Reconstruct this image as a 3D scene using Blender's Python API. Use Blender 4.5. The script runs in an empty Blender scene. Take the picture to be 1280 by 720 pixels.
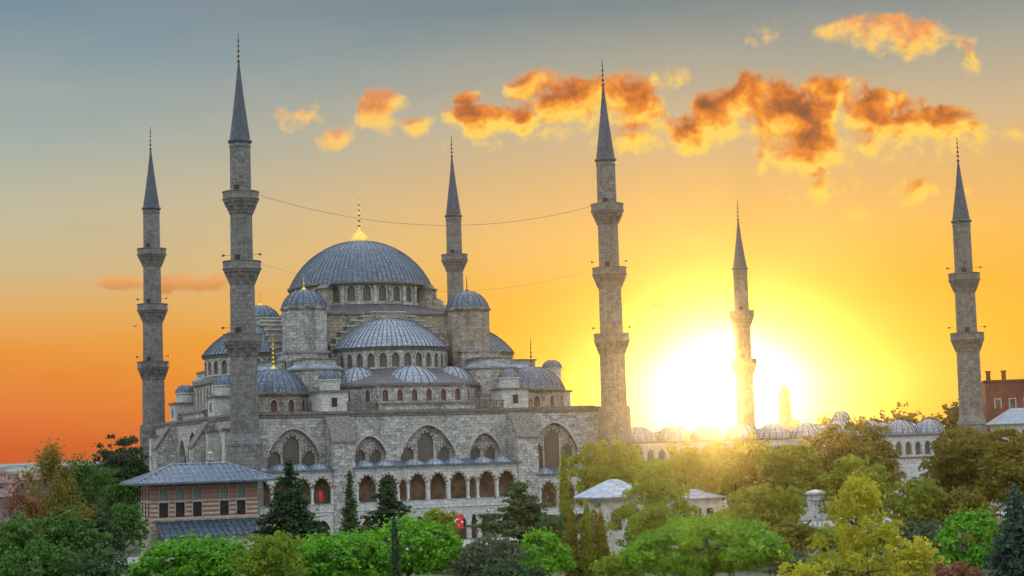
import bpy, bmesh, math, random
import numpy as np
from mathutils import Vector, Matrix
from mathutils.geometry import tessellate_polygon
PI = math.pi
sc = bpy.context.scene
COL = sc.collection

# ------------------------------------------------------------------ camera
FPX, YAW, PITCH, ROLL, SHY = 2075.14, -0.4021, 0.0811, -0.0296, 30.516
CAM = np.array([-91.3982, -281.5847, 14.0])
_r = np.array([math.cos(YAW), math.sin(YAW), 0]); _f = np.array([-math.sin(YAW), math.cos(YAW), 0]); _u = np.array([0, 0, 1.0])
_f2 = _f*math.cos(PITCH)+_u*math.sin(PITCH); _u2 = _u*math.cos(PITCH)-_f*math.sin(PITCH)
_r3 = _r*math.cos(ROLL)+_u2*math.sin(ROLL); _u3 = _u2*math.cos(ROLL)-_r*math.sin(ROLL)
def ray(px, py):
    v = _f2*FPX+_r3*(px-640)+_u3*(360+SHY-py)
    return v/np.linalg.norm(v)
def spot(px, py, D):                       # point at horizontal distance D along the bearing
    v = ray(px, py); k = D/math.hypot(v[0], v[1])
    p = CAM+v*k
    return float(p[0]), float(p[1]), float(p[2])
cam = bpy.data.cameras.new('camera'); cam.sensor_width = 36; cam.lens = FPX/1280*36; cam.shift_y = SHY/1280
cam.clip_end = 20000; cam.clip_start = 1
co = bpy.data.objects.new('camera', cam); COL.objects.link(co)
M = Matrix([[_r3[i], _u3[i], -_f2[i], CAM[i]] for i in range(3)]+[[0, 0, 0, 1]])
co.matrix_world = M
sc.camera = co

# ------------------------------------------------------------------ light and sky
SUN_EL, SUN_AZ = math.radians(1.7), math.radians(30.4)       # azimuth from +y towards +x
sd = Vector((math.sin(SUN_AZ)*math.cos(SUN_EL), math.cos(SUN_AZ)*math.cos(SUN_EL), math.sin(SUN_EL)))
sun = bpy.data.lights.new('sun', 'SUN'); sun.energy = 2.0; sun.angle = math.radians(1.2); sun.color = (1, 0.60, 0.16)
so = bpy.data.objects.new('sun', sun); COL.objects.link(so); so.rotation_euler = sd.to_track_quat('Z', 'Y').to_euler()
sc.view_settings.view_transform = 'Standard'; sc.view_settings.look = 'None'
sc.view_settings.exposure = 0.0; sc.view_settings.gamma = 1
sc.cycles.max_bounces = 6; sc.cycles.diffuse_bounces = 3; sc.cycles.glossy_bounces = 2; sc.cycles.transmission_bounces = 4
sc.cycles.transparent_max_bounces = 8; sc.cycles.volume_bounces = 0
HAZE_D, HAZE_G = 0.000075, 0.968
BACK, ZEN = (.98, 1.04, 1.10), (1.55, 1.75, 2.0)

def lin(r, g, b):
    return tuple(((c/255)/12.92 if c/255 <= .04045 else ((c/255+.055)/1.055)**2.4) for c in (r, g, b))

class NT:
    def __init__(s, nt): s.nt = nt
    def n(s, t, **k):
        x = s.nt.nodes.new(t)
        for a, b in k.items():
            setattr(x, a, b)
        return x
    def put(s, sock, v):
        if isinstance(v, bpy.types.NodeSocket): s.nt.links.new(v, sock)
        elif v is not None:
            if sock.type == 'RGBA' and len(v) == 3: v = (*v, 1)
            sock.default_value = v
    def m(s, op, a, b=None, c=None, clamp=False):
        x = s.n('ShaderNodeMath', operation=op, use_clamp=clamp)
        s.put(x.inputs[0], a)
        if b is not None: s.put(x.inputs[1], b)
        if c is not None: s.put(x.inputs[2], c)
        return x.outputs[0]
    def v(s, op, a, b=None, c=None):
        x = s.n('ShaderNodeVectorMath', operation=op)
        s.put(x.inputs[0], a)
        if b is not None: s.put(x.inputs[1], b)
        if c is not None: s.put(x.inputs[2], c)
        return x.outputs['Value'] if op in ('LENGTH', 'DOT_PRODUCT', 'DISTANCE') else x.outputs['Vector']
    def mr(s, v, a, b, c=0.0, d=1.0, smooth=False):
        x = s.n('ShaderNodeMapRange'); x.clamp = True
        if smooth: x.interpolation_type = 'SMOOTHSTEP'
        s.put(x.inputs['Value'], v)
        for nm, q in zip(('From Min', 'From Max', 'To Min', 'To Max'), (a, b, c, d)): s.put(x.inputs[nm], q)
        return x.outputs['Result']
    def mix(s, f, a, b, t='MIX'):
        x = s.n('ShaderNodeMix', data_type='RGBA', blend_type=t)
        s.put(x.inputs[0], f); s.put(x.inputs[6], a); s.put(x.inputs[7], b)
        return x.outputs[2]
    def ramp(s, f, stops, interp='LINEAR'):
        x = s.n('ShaderNodeValToRGB'); s.put(x.inputs[0], f)
        e = x.color_ramp.elements; x.color_ramp.interpolation = interp
        while len(e) < len(stops): e.new(0.5)
        for q, (p, c) in zip(e, stops): q.position = p; q.color = (*c, 1)
        return x.outputs[0]
    def noise(s, vec, scale, detail=4, rough=.55, dist=0.0):
        x = s.n('ShaderNodeTexNoise'); s.put(x.inputs['Vector'], vec)
        x.inputs['Scale'].default_value = scale; x.inputs['Detail'].default_value = detail
        x.inputs['Roughness'].default_value = rough; x.inputs['Distortion'].default_value = dist
        return x.outputs['Fac'], x.outputs['Color']

world = bpy.data.worlds.new("World"); sc.world = world; world.use_nodes = True
world.node_tree.nodes.clear(); W = NT(world.node_tree)
tc = W.n('ShaderNodeTexCoord').outputs['Generated']
dirn = W.v('NORMALIZE', tc)
sep = W.n('ShaderNodeSeparateXYZ'); W.put(sep.inputs[0], dirn)
el = W.m('MULTIPLY', W.m('ARCSINE', sep.outputs[2]), 180/PI)
az = W.m('MULTIPLY', W.m('ARCTAN2', sep.outputs[0], sep.outputs[1]), 180/PI)
EF = W.mr(el, 0, 20)
left = W.ramp(EF, [(0, lin(206, 88, 40)), (.06, lin(222, 106, 38)), (.12, lin(230, 128, 40)), (.19, lin(234, 152, 58)), (.25, lin(226, 172, 96)), (.32, lin(206, 184, 138)), (.42, lin(190, 186, 158)), (.54, lin(160, 174, 168)), (.68, lin(130, 154, 164)), (.78, lin(106, 137, 156)), (1, lin(95, 128, 155))])
right = W.ramp(EF, [(0, lin(252, 158, 14)), (.08, lin(252, 172, 12)), (.18, lin(253, 184, 24)), (.26, lin(250, 182, 52)), (.35, lin(248, 190, 92)), (.45, lin(230, 184, 116)), (.55, lin(206, 182, 144)), (.66, lin(160, 162, 150)), (.75, lin(118, 136, 140)), (1, lin(105, 130, 145))])
midf = W.mr(az, 5, 31, smooth=True)
base = W.mix(midf, left, right)
# soft broad unevenness of the sky
nf, _ = W.noise(W.v('MULTIPLY', dirn, (3, 3, 14)), 1.6, 3)
base = W.mix(W.mr(nf, .35, .7, 0, .10), base, lin(245, 200, 150))
sdot = W.v('DOT_PRODUCT', dirn, tuple(sd))
ang = W.m('MULTIPLY', W.m('ARCCOSINE', W.m('MINIMUM', sdot, 0.9999999)), 180/PI)
g1 = W.m('POWER', W.mr(ang, 0, 7.5, 1, 0), 2.2)
base = W.mix(W.m('MULTIPLY', g1, .3), base, (1.0, .55, .03))
g2 = W.m('POWER', W.mr(ang, .5, 4.6, 1, 0), 2.0)
base = W.mix(W.m('MULTIPLY', g2, .5), base, (1.0, .80, .25))
g3 = W.m('POWER', W.mr(ang, .2, 1.4, 1, 0), 1.8)
base = W.mix(g3, base, (2.6, 2.5, 2.2))
# unseen zenith and sky behind the viewer, brightened as fill for facade and trees
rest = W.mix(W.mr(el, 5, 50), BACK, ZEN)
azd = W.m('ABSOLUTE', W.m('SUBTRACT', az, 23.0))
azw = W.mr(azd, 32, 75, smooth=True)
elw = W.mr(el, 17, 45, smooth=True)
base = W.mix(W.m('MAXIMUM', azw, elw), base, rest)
below = W.mr(el, -3, -.5)
base = W.mix(below, (.10, .09, .06), base)
# clouds
CL = [(376,147,30,14,.5),(415,170,24,11,.45),(478,142,28,22,.95),(524,157,21,12,.7),(588,122,17,10,.75),(598,150,34,18,1.),(640,152,34,17,1.),
 (672,112,32,16,.9),(700,122,46,24,1.),(750,128,52,26,1.),(800,142,50,24,.85),(815,102,40,14,.62),(790,172,36,14,.45),(862,168,26,22,1.),(903,148,36,26,1.),(948,132,50,30,1.1),
 (1000,150,56,34,1.15),(1035,122,44,22,1.),(1085,140,62,20,1.),(1150,150,62,15,1.),(1185,158,38,10,.7),(1020,188,52,26,.95),(975,192,40,18,.7),(1030,238,34,13,.5),
 (1055,205,22,13,.5),(1135,243,34,12,.42),(1075,268,20,10,.4),(1195,240,22,9,.36),(1100,38,50,18,.8),(1150,50,42,18,.8),(1197,48,20,11,.6),(1217,82,12,13,.34),(1035,40,14,6,.3),
 (150,355,34,7,1.),(228,357,54,8,1.),(270,350,20,6,1.),(868,389,62,12,1.35),(1005,380,24,8,.35),(700,175,120,14,.28),(1120,190,120,18,.28),(960,42,16,7,.12)]
grp = bpy.data.node_groups.new('cloud_field', 'ShaderNodeTree')
grp.interface.new_socket('P', in_out='INPUT', socket_type='NodeSocketVector')
grp.interface.new_socket('D', in_out='OUTPUT', socket_type='NodeSocketFloat')
G = NT(grp); gi = G.n('NodeGroupInput').outputs[0]; go = G.n('NodeGroupOutput')
cur = None
for (cx, cy, rx, ry, wt) in CL:
    v = ray(cx, cy); a_ = math.degrees(math.atan2(v[0], v[1])); e_ = math.degrees(math.asin(v[2]))
    sx, sy_ = 1/(rx*.0276*1.4), 1/(ry*.0276*1.55)
    q = G.v('MULTIPLY_ADD', gi, (sx, sy_, 0), (-a_*sx, -e_*sy_, 0))
    ln = G.v('DOT_PRODUCT', q, q)
    d_ = G.m('MULTIPLY_ADD', ln, -wt, wt)
    cur = d_ if cur is None else G.m('SMOOTH_MAX', cur, d_, .12)
n1, _ = G.noise(gi, .85, 6, .56, .0)
tot = G.m('MULTIPLY_ADD', G.m('SUBTRACT', n1, .535), 3.0, cur)
G.put(go.inputs[0], tot)
comb = W.n('ShaderNodeCombineXYZ'); W.put(comb.inputs[0], az); W.put(comb.inputs[1], el)
P = comb.outputs[0]
_, nc = W.noise(P, .55, 3)
warp = W.v('MULTIPLY', W.v('SUBTRACT', nc, (.5, .5, .5)), (1.1, .6, 0))
P2 = W.v('ADD', P, warp)
def field(vec):
    x = W.n('ShaderNodeGroup'); x.node_tree = grp; W.put(x.inputs[0], vec); return x.outputs[0]
D1 = field(P2); D2 = field(W.v('ADD', P2, (.12, -.42, 0)))
alpha = W.mr(D1, .0, .7, smooth=True)
litf = W.mr(W.m('SUBTRACT', D1, D2), -.35, .55)
thick = W.mr(D1, .15, 1.4)
sh = W.m('SUBTRACT', thick, W.m('MULTIPLY', W.m('SUBTRACT', litf, .38), .9), clamp=True)
ccol = W.ramp(sh, [(0, lin(255, 212, 96)), (.16, lin(255, 186, 76)), (.36, lin(240, 146, 56)), (.56, lin(216, 122, 52)), (.80, lin(172, 100, 56)), (1, lin(134, 88, 64))])
pale = W.mr(az, 14, 22, .75, 0); pale = W.m('MAXIMUM', pale, W.mr(el, 12.3, 13.4, 0, .45))
ccol = W.mix(pale, ccol, lin(246, 186, 128)); ccol = W.mix(W.mr(el, 6.4, 5.4, 0, .85), ccol, lin(196, 104, 44))
withcl = W.mix(alpha, base, ccol)
nish = W.n('ShaderNodeTexSky', sky_type='NISHITA'); nish.sun_disc = False; nish.sun_elevation = SUN_EL; nish.sun_rotation = SUN_AZ
bgn = W.n('ShaderNodeBackground'); W.put(bgn.inputs[0], W.mix(W.m('MAXIMUM', azw, elw), (0, 0, 0), nish.outputs[0])); bgn.inputs[1].default_value = .05
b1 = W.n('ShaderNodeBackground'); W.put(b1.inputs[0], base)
b2 = W.n('ShaderNodeBackground'); W.put(b2.inputs[0], withcl)
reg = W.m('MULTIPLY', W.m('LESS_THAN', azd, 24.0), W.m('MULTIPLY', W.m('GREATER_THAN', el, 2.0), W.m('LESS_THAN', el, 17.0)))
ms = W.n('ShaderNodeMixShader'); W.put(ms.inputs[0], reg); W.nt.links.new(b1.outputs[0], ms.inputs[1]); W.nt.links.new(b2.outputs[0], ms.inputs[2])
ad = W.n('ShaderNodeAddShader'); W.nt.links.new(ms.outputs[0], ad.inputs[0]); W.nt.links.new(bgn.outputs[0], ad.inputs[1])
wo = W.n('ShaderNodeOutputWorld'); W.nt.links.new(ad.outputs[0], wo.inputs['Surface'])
world.cycles.sampling_method = 'MANUAL'; world.cycles.sample_map_resolution = 512

# ------------------------------------------------------------------ materials
def mat(name):
    m = bpy.data.materials.new(name); m.use_nodes = True; n = NT(m.node_tree)
    b = m.node_tree.nodes['Principled BSDF']
    return m, n, b
def wallvec(n):
    g = n.n('ShaderNodeNewGeometry'); s = n.n('ShaderNodeSeparateXYZ'); n.put(s.inputs[0], g.outputs['Position'])
    sn = n.n('ShaderNodeSeparateXYZ'); n.put(sn.inputs[0], g.outputs['True Normal'])
    f = n.m('GREATER_THAN', n.m('ABSOLUTE', sn.outputs[0]), n.m('ABSOLUTE', sn.outputs[1]))
    u = n.n('ShaderNodeMix', data_type='FLOAT'); n.put(u.inputs[0], f); n.put(u.inputs[2], s.outputs[0]); n.put(u.inputs[3], s.outputs[1])
    c = n.n('ShaderNodeCombineXYZ'); n.put(c.inputs[0], u.outputs[0]); n.put(c.inputs[1], s.outputs[2])
    return c.outputs[0], g.outputs['Position'], s
def stone(name, c1, c2, mortar, bw=.95, rh=.42, stain=(.09, .085, .075), amt=.55, warm=(.30, .21, .14)):
    m, n, b = mat(name); v, pos, s = wallvec(n)
    _, wc = n.noise(pos, .9, 2); vv = n.v('ADD', v, n.v('MULTIPLY', n.v('SUBTRACT', wc, (.5, .5, .5)), (.5, .16, 0)))
    br = n.n('ShaderNodeTexBrick'); n.put(br.inputs['Vector'], vv)
    for k, q in (('Color1', c1), ('Color2', c2), ('Mortar', mortar)): n.put(br.inputs[k], q)
    br.inputs['Scale'].default_value = 1; br.inputs['Brick Width'].default_value = bw; br.inputs['Row Height'].default_value = rh
    br.inputs['Mortar Size'].default_value = .025; br.inputs['Bias'].default_value = .0; br.inputs['Mortar Smooth'].default_value = .3
    n1, _ = n.noise(pos, .35, 6, .65); n2, _ = n.noise(n.v('MULTIPLY', pos, (1, 1, .25)), 1.1, 5, .7); n3, _ = n.noise(pos, 2.6, 4, .7)
    col = n.mix(n.mr(n1, .42, .68, 0, amt), br.outputs['Color'], stain)
    col = n.mix(n.mr(n2, .52, .75, 0, .55), col, stain)
    n4, _ = n.noise(n.v('MULTIPLY', pos, (1, 1, 2.6)), 2.0, 3, .6)
    col = n.mix(n.mr(n3, .5, .7, 0, .5), col, tuple(min(1, x*1.7) for x in c1))
    col = n.mix(n.mr(n4, .56, .68, 0, .42), col, tuple(min(1, x*1.8) for x in c1))
    col = n.mix(n.mr(n4, .44, .32, 0, .45), col, stain)
    col = n.mix(n.mr(n1, .5, .3, 0, .4), col, warm)
    n5, _ = n.noise(n.v('MULTIPLY', pos, (1, 1, .09)), .8, 4, .65)
    col = n.mix(n.mr(n5, .54, .72, 0, .6), col, stain)
    n.put(b.inputs['Base Color'], col); b.inputs['Roughness'].default_value = .88
    bp = n.n('ShaderNodeBump'); bp.inputs['Strength'].default_value = .5; bp.inputs['Distance'].default_value = .08
    n.put(bp.inputs['Height'], n.m('ADD', br.outputs['Fac'], n.m('MULTIPLY', n3, -1.2))); n.nt.links.new(bp.outputs[0], b.inputs['Normal'])
    return m
MS = {}
MS['stone'] = stone('grey_stone', (.49, .49, .45), (.20, .203, .195), (.07, .065, .06), bw=1.1, rh=.5, amt=.7)
MS['stone2'] = stone('warm_stone', (.38, .34, .27), (.19, .17, .14), (.07, .06, .05), bw=1.1, rh=.5, stain=(.08, .068, .055), amt=.7)
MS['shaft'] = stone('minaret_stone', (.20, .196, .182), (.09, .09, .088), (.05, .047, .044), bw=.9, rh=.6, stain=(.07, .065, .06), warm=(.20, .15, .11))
MS['pale'] = stone('pale_marble', (.52, .52, .49), (.36, .36, .345), (.20, .20, .19), bw=1.3, rh=.5, stain=(.25, .25, .23), amt=.5)
def simple(name, col, rough=.7, metal=0., nsc=1.5, var=.5, spec=None):
    m, n, b = mat(name); g = n.n('ShaderNodeNewGeometry')
    f, _ = n.noise(g.outputs['Position'], nsc, 5, .65)
    n.put(b.inputs['Base Color'], n.mix(n.mr(f, .35, .7), tuple(c*(1-var*.6) for c in col), tuple(min(1, c*(1+var*.6)) for c in col)))
    b.inputs['Roughness'].default_value = rough; b.inputs['Metallic'].default_value = metal
    return m
def leadmat(name, c1, c2, streak):
    m, n, b = mat(name); g = n.n('ShaderNodeNewGeometry'); pos = g.outputs['Position']
    f, _ = n.noise(n.v('MULTIPLY', pos, (1, 1, .45)), .9, 6, .7); f2, _ = n.noise(pos, 4.5, 4, .7)
    col = n.mix(n.mr(f, .35, .68), c1, c2)
    col = n.mix(n.mr(f2, .52, .74, 0, .6), col, streak)
    vo = n.n('ShaderNodeTexVoronoi'); n.put(vo.inputs['Vector'], n.v('MULTIPLY', pos, (1.1, 1.1, .6))); sv = n.n('ShaderNodeSeparateXYZ'); n.put(sv.inputs[0], vo.outputs['Color'])
    col = n.mix(n.m('MULTIPLY', sv.outputs[0], .45), col, tuple(x*.55 for x in c1)); col = n.mix(n.m('MULTIPLY', n.m('GREATER_THAN', sv.outputs[1], .86), .5), col, streak)
    wv = n.n('ShaderNodeTexWave', wave_type='BANDS', bands_direction='Z'); n.put(wv.inputs['Vector'], pos); wv.inputs['Scale'].default_value = .55
    wv.inputs['Distortion'].default_value = .6
    col = n.mix(n.mr(wv.outputs['Fac'], .86, .99, 0, .45), col, tuple(x*.5 for x in c1))
    n.put(b.inputs['Base Color'], col); b.inputs['Roughness'].default_value = .5; b.inputs['Metallic'].default_value = .15
    bp = n.n('ShaderNodeBump'); bp.inputs['Strength'].default_value = .3; bp.inputs['Distance'].default_value = .1
    n.put(bp.inputs['Height'], f2); n.nt.links.new(bp.outputs[0], b.inputs['Normal'])
    return m
MS['lead'] = leadmat('lead_sheet', (.040, .066, .098), (.078, .115, .158), (.24, .29, .34))
MS['leadseam'] = leadmat('lead_seam', (.03, .045, .065), (.05, .07, .10), (.12, .145, .18))
MS['leadpale'] = leadmat('pale_lead_sheet', (.15, .18, .22), (.25, .29, .34), (.46, .50, .54))
MS['spire'] = leadmat('spire_lead', (.028, .038, .055), (.055, .07, .095), (.11, .13, .16))
MS['leaddark'] = leadmat('dark_lead_sheet', (.06, .058, .065), (.11, .10, .105), (.20, .19, .19))
MS['gold'] = simple('gilded_copper', (.80, .50, .10), .28, .9, 3, .5)
MS['bronze'] = simple('dark_bronze', (.10, .075, .04), .4, .6, 3, .5)
MS['trim'] = simple('stone_trim', (.34, .31, .26), .85, 0, 2.5, .9)
MS['darktrim'] = simple('weathered_cornice', (.15, .135, .115), .85, 0, 2.5, .9)
MS['dark'] = simple('dark_interior', (.03, .022, .017), .9, 0, 1, .5)
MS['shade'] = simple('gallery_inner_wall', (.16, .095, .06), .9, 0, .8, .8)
MS['white'] = simple('white_plaster', (.50, .50, .47), .8, 0, 1.2, .4)
MS['cable'] = simple('steel_cable', (.12, .10, .08), .6, .3)
MS['horn'] = simple('dark_metal_horn', (.05, .045, .04), .5, .3)
MS['roofwhite'] = simple('weathered_white_roof', (.27, .30, .36), .55, 0, 1.0, .8)
def winmat(name, lat, hole, sc_=3.2):
    m, n, b = mat(name); v, pos, s = wallvec(n)
    w = n.n('ShaderNodeTexVoronoi'); w.feature = 'DISTANCE_TO_EDGE'; n.put(w.inputs['Vector'], v); w.inputs['Scale'].default_value = sc_; w.inputs['Randomness'].default_value = .15
    f, _ = n.noise(pos, 1.7, 3)
    c = n.mix(n.mr(w.outputs['Distance'], .05, .16), lat, hole); c = n.mix(n.mr(f, .4, .7, 0, .5), c, tuple(x*.5 for x in lat))
    n.put(b.inputs['Base Color'], c); b.inputs['Roughness'].default_value = .6
    return m
MS['win'] = winmat('stucco_lattice_window', (.19, .175, .14), (.035, .033, .03))
MS['winred'] = winmat('reddish_lattice_window', (.22, .10, .07), (.06, .035, .03))
MS['winframe'] = simple('window_arch_stones', (.40, .36, .30), .85, 0, 5, 1.1)
MS['archred'] = simple('red_arch_stones', (.15, .085, .06), .85, 0, 5, .9)
MS['green'] = winmat('green_lattice_window', (.30, .38, .32), (.05, .08, .07), 4)
# pavilion striped brick
m, n, b = mat('striped_brick_and_stone'); v, pos, s = wallvec(n)
br = n.n('ShaderNodeTexBrick'); n.put(br.inputs['Vector'], v); n.put(br.inputs['Color1'], (.30, .115, .075)); n.put(br.inputs['Color2'], (.20, .085, .06)); n.put(br.inputs['Mortar'], (.28, .20, .16))
br.inputs['Scale'].default_value = 1; br.inputs['Brick Width'].default_value = .3; br.inputs['Row Height'].default_value = .1; br.inputs['Mortar Size'].default_value = .012
z = n.m('FRACT', n.m('DIVIDE', n.m('SUBTRACT', s.outputs[2], 5.4), .62))
low = n.m('LESS_THAN', s.outputs[2], 8.0); st = n.m('MULTIPLY', n.m('LESS_THAN', z, .42), n.m('MAXIMUM', low, .22))
f, _ = n.noise(pos, 1.6, 4); col = n.mix(st, br.outputs['Color'], (.46, .40, .33)); col = n.mix(n.mr(f, .45, .7, 0, .4), col, (.14, .10, .08))
n.put(b.inputs['Base Color'], col); b.inputs['Roughness'].default_value = .9; MS['stripe'] = m
# ground and water
m, n, b = mat('park_ground'); g = n.n('ShaderNodeNewGeometry'); pos = g.outputs['Position']
f, _ = n.noise(pos, .05, 6, .6); f2, _ = n.noise(pos, .8, 5, .7)
n.put(b.inputs['Base Color'], n.mix(n.mr(f2, .4, .65), n.mix(n.mr(f, .4, .6), (.035, .06, .018), (.11, .10, .06)), (.05, .07, .025))); b.inputs['Roughness'].default_value = .95; MS['ground'] = m
m, n, b = mat('city_slope'); g = n.n('ShaderNodeNewGeometry'); pos = g.outputs['Position']
f, _ = n.noise(pos, .03, 8, .8); v_ = n.n('ShaderNodeTexVoronoi'); n.put(v_.inputs['Vector'], pos); v_.inputs['Scale'].default_value = .07
n.put(b.inputs['Base Color'], n.mix(n.mr(f, .42, .6), n.mix(.8, v_.outputs['Color'], (.17, .15, .15)), (.06, .075, .05))); b.inputs['Roughness'].default_value = .95; MS['slope'] = m
m, n, b = mat('sea_water'); b.inputs['Roughness'].default_value = .25; n.put(b.inputs['Base Color'], (.05, .07, .09)); b.inputs['Roughness'].default_value = .45; b.inputs['Specular IOR Level'].default_value = .2; g = n.n('ShaderNodeNewGeometry')
f, _ = n.noise(g.outputs['Position'], .08, 6, .7); bp = n.n('ShaderNodeBump'); bp.inputs['Strength'].default_value = .6; bp.inputs['Distance'].default_value = 3; n.put(bp.inputs['Height'], f); n.nt.links.new(bp.outputs[0], b.inputs['Normal']); MS['water'] = m
m, n, b = mat('stone_paving'); v, pos, s = wallvec(n); f, _ = n.noise(pos, .6, 5, .7); n.put(b.inputs['Base Color'], n.mix(n.mr(f, .4, .65), (.28, .27, .25), (.42, .40, .37))); b.inputs['Roughness'].default_value = .9; MS['paving'] = m

def leafmat(name, c1, c2, c3, trans=.35):
    m = bpy.data.materials.new(name); m.use_nodes = True; n = NT(m.node_tree); m.node_tree.nodes.clear()
    g = n.n('ShaderNodeNewGeometry'); tcn = n.n('ShaderNodeTexCoord'); oi = n.n('ShaderNodeObjectInfo')
    f, _ = n.noise(tcn.outputs['Object'], .55, 3, .6)
    c = n.mix(n.mr(f, .4, .62), c1, c2); c = n.mix(n.mr(g.outputs['Random Per Island'], .45, 1, 0, .75), c, c3)
    c = n.mix(n.m('MULTIPLY', oi.outputs['Random'], .35), c, tuple(x*.6 for x in c1))
    d = n.n('ShaderNodeBsdfPrincipled'); n.put(d.inputs['Base Color'], c); d.inputs['Roughness'].default_value = .6; d.inputs['Specular IOR Level'].default_value = .25
    t = n.n('ShaderNodeBsdfTranslucent'); n.put(t.inputs[0], n.mix(.5, c, tuple(min(1, x*1.7) for x in c2)))
    mx = n.n('ShaderNodeMixShader'); mx.inputs[0].default_value = trans; n.nt.links.new(d.outputs[0], mx.inputs[1]); n.nt.links.new(t.outputs[0], mx.inputs[2])
    o = n.n('ShaderNodeOutputMaterial'); n.nt.links.new(mx.outputs[0], o.inputs[0]); return m
LM = {'pine': leafmat('bright_pine_needles', (.035, .15, .006), (.13, .36, .012), (.24, .48, .04)),
      'dark': leafmat('dark_evergreen_needles', (.025, .055, .022), (.04, .085, .03), (.06, .11, .04)),
      'cedar': leafmat('cedar_needles', (.04, .085, .03), (.07, .13, .04), (.10, .16, .05)),
      'olive': leafmat('olive_green_leaves', (.14, .18, .02), (.27, .30, .03), (.38, .40, .05), .5),
      'yellow': leafmat('yellow_autumn_leaves', (.27, .25, .02), (.47, .44, .025), (.60, .54, .07), .45),
      'lime': leafmat('lime_green_leaves', (.11, .18, .015), (.22, .30, .02), (.30, .38, .05), .45),
      'sunpine': leafmat('yellow_green_pine_needles', (.08, .20, .01), (.17, .36, .015), (.26, .44, .04), .4),
      'brown': leafmat('brownish_leaves', (.11, .10, .018), (.22, .18, .022), (.32, .25, .035), .45),
      'grey': leafmat('grey_green_leaves', (.06, .09, .045), (.11, .14, .07), (.17, .20, .12)),
      'blue': leafmat('blue_green_needles', (.03, .075, .05), (.05, .11, .07), (.09, .15, .10)),
      'green': leafmat('mid_green_leaves', (.035, .095, .018), (.075, .17, .025), (.13, .25, .04)),
      'red': leafmat('reddish_brown_leaves', (.16, .06, .03), (.24, .10, .045), (.22, .13, .06))}
MS['bark'] = simple('tree_bark', (.085, .065, .05), .9, 0, 4, .8)

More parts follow.
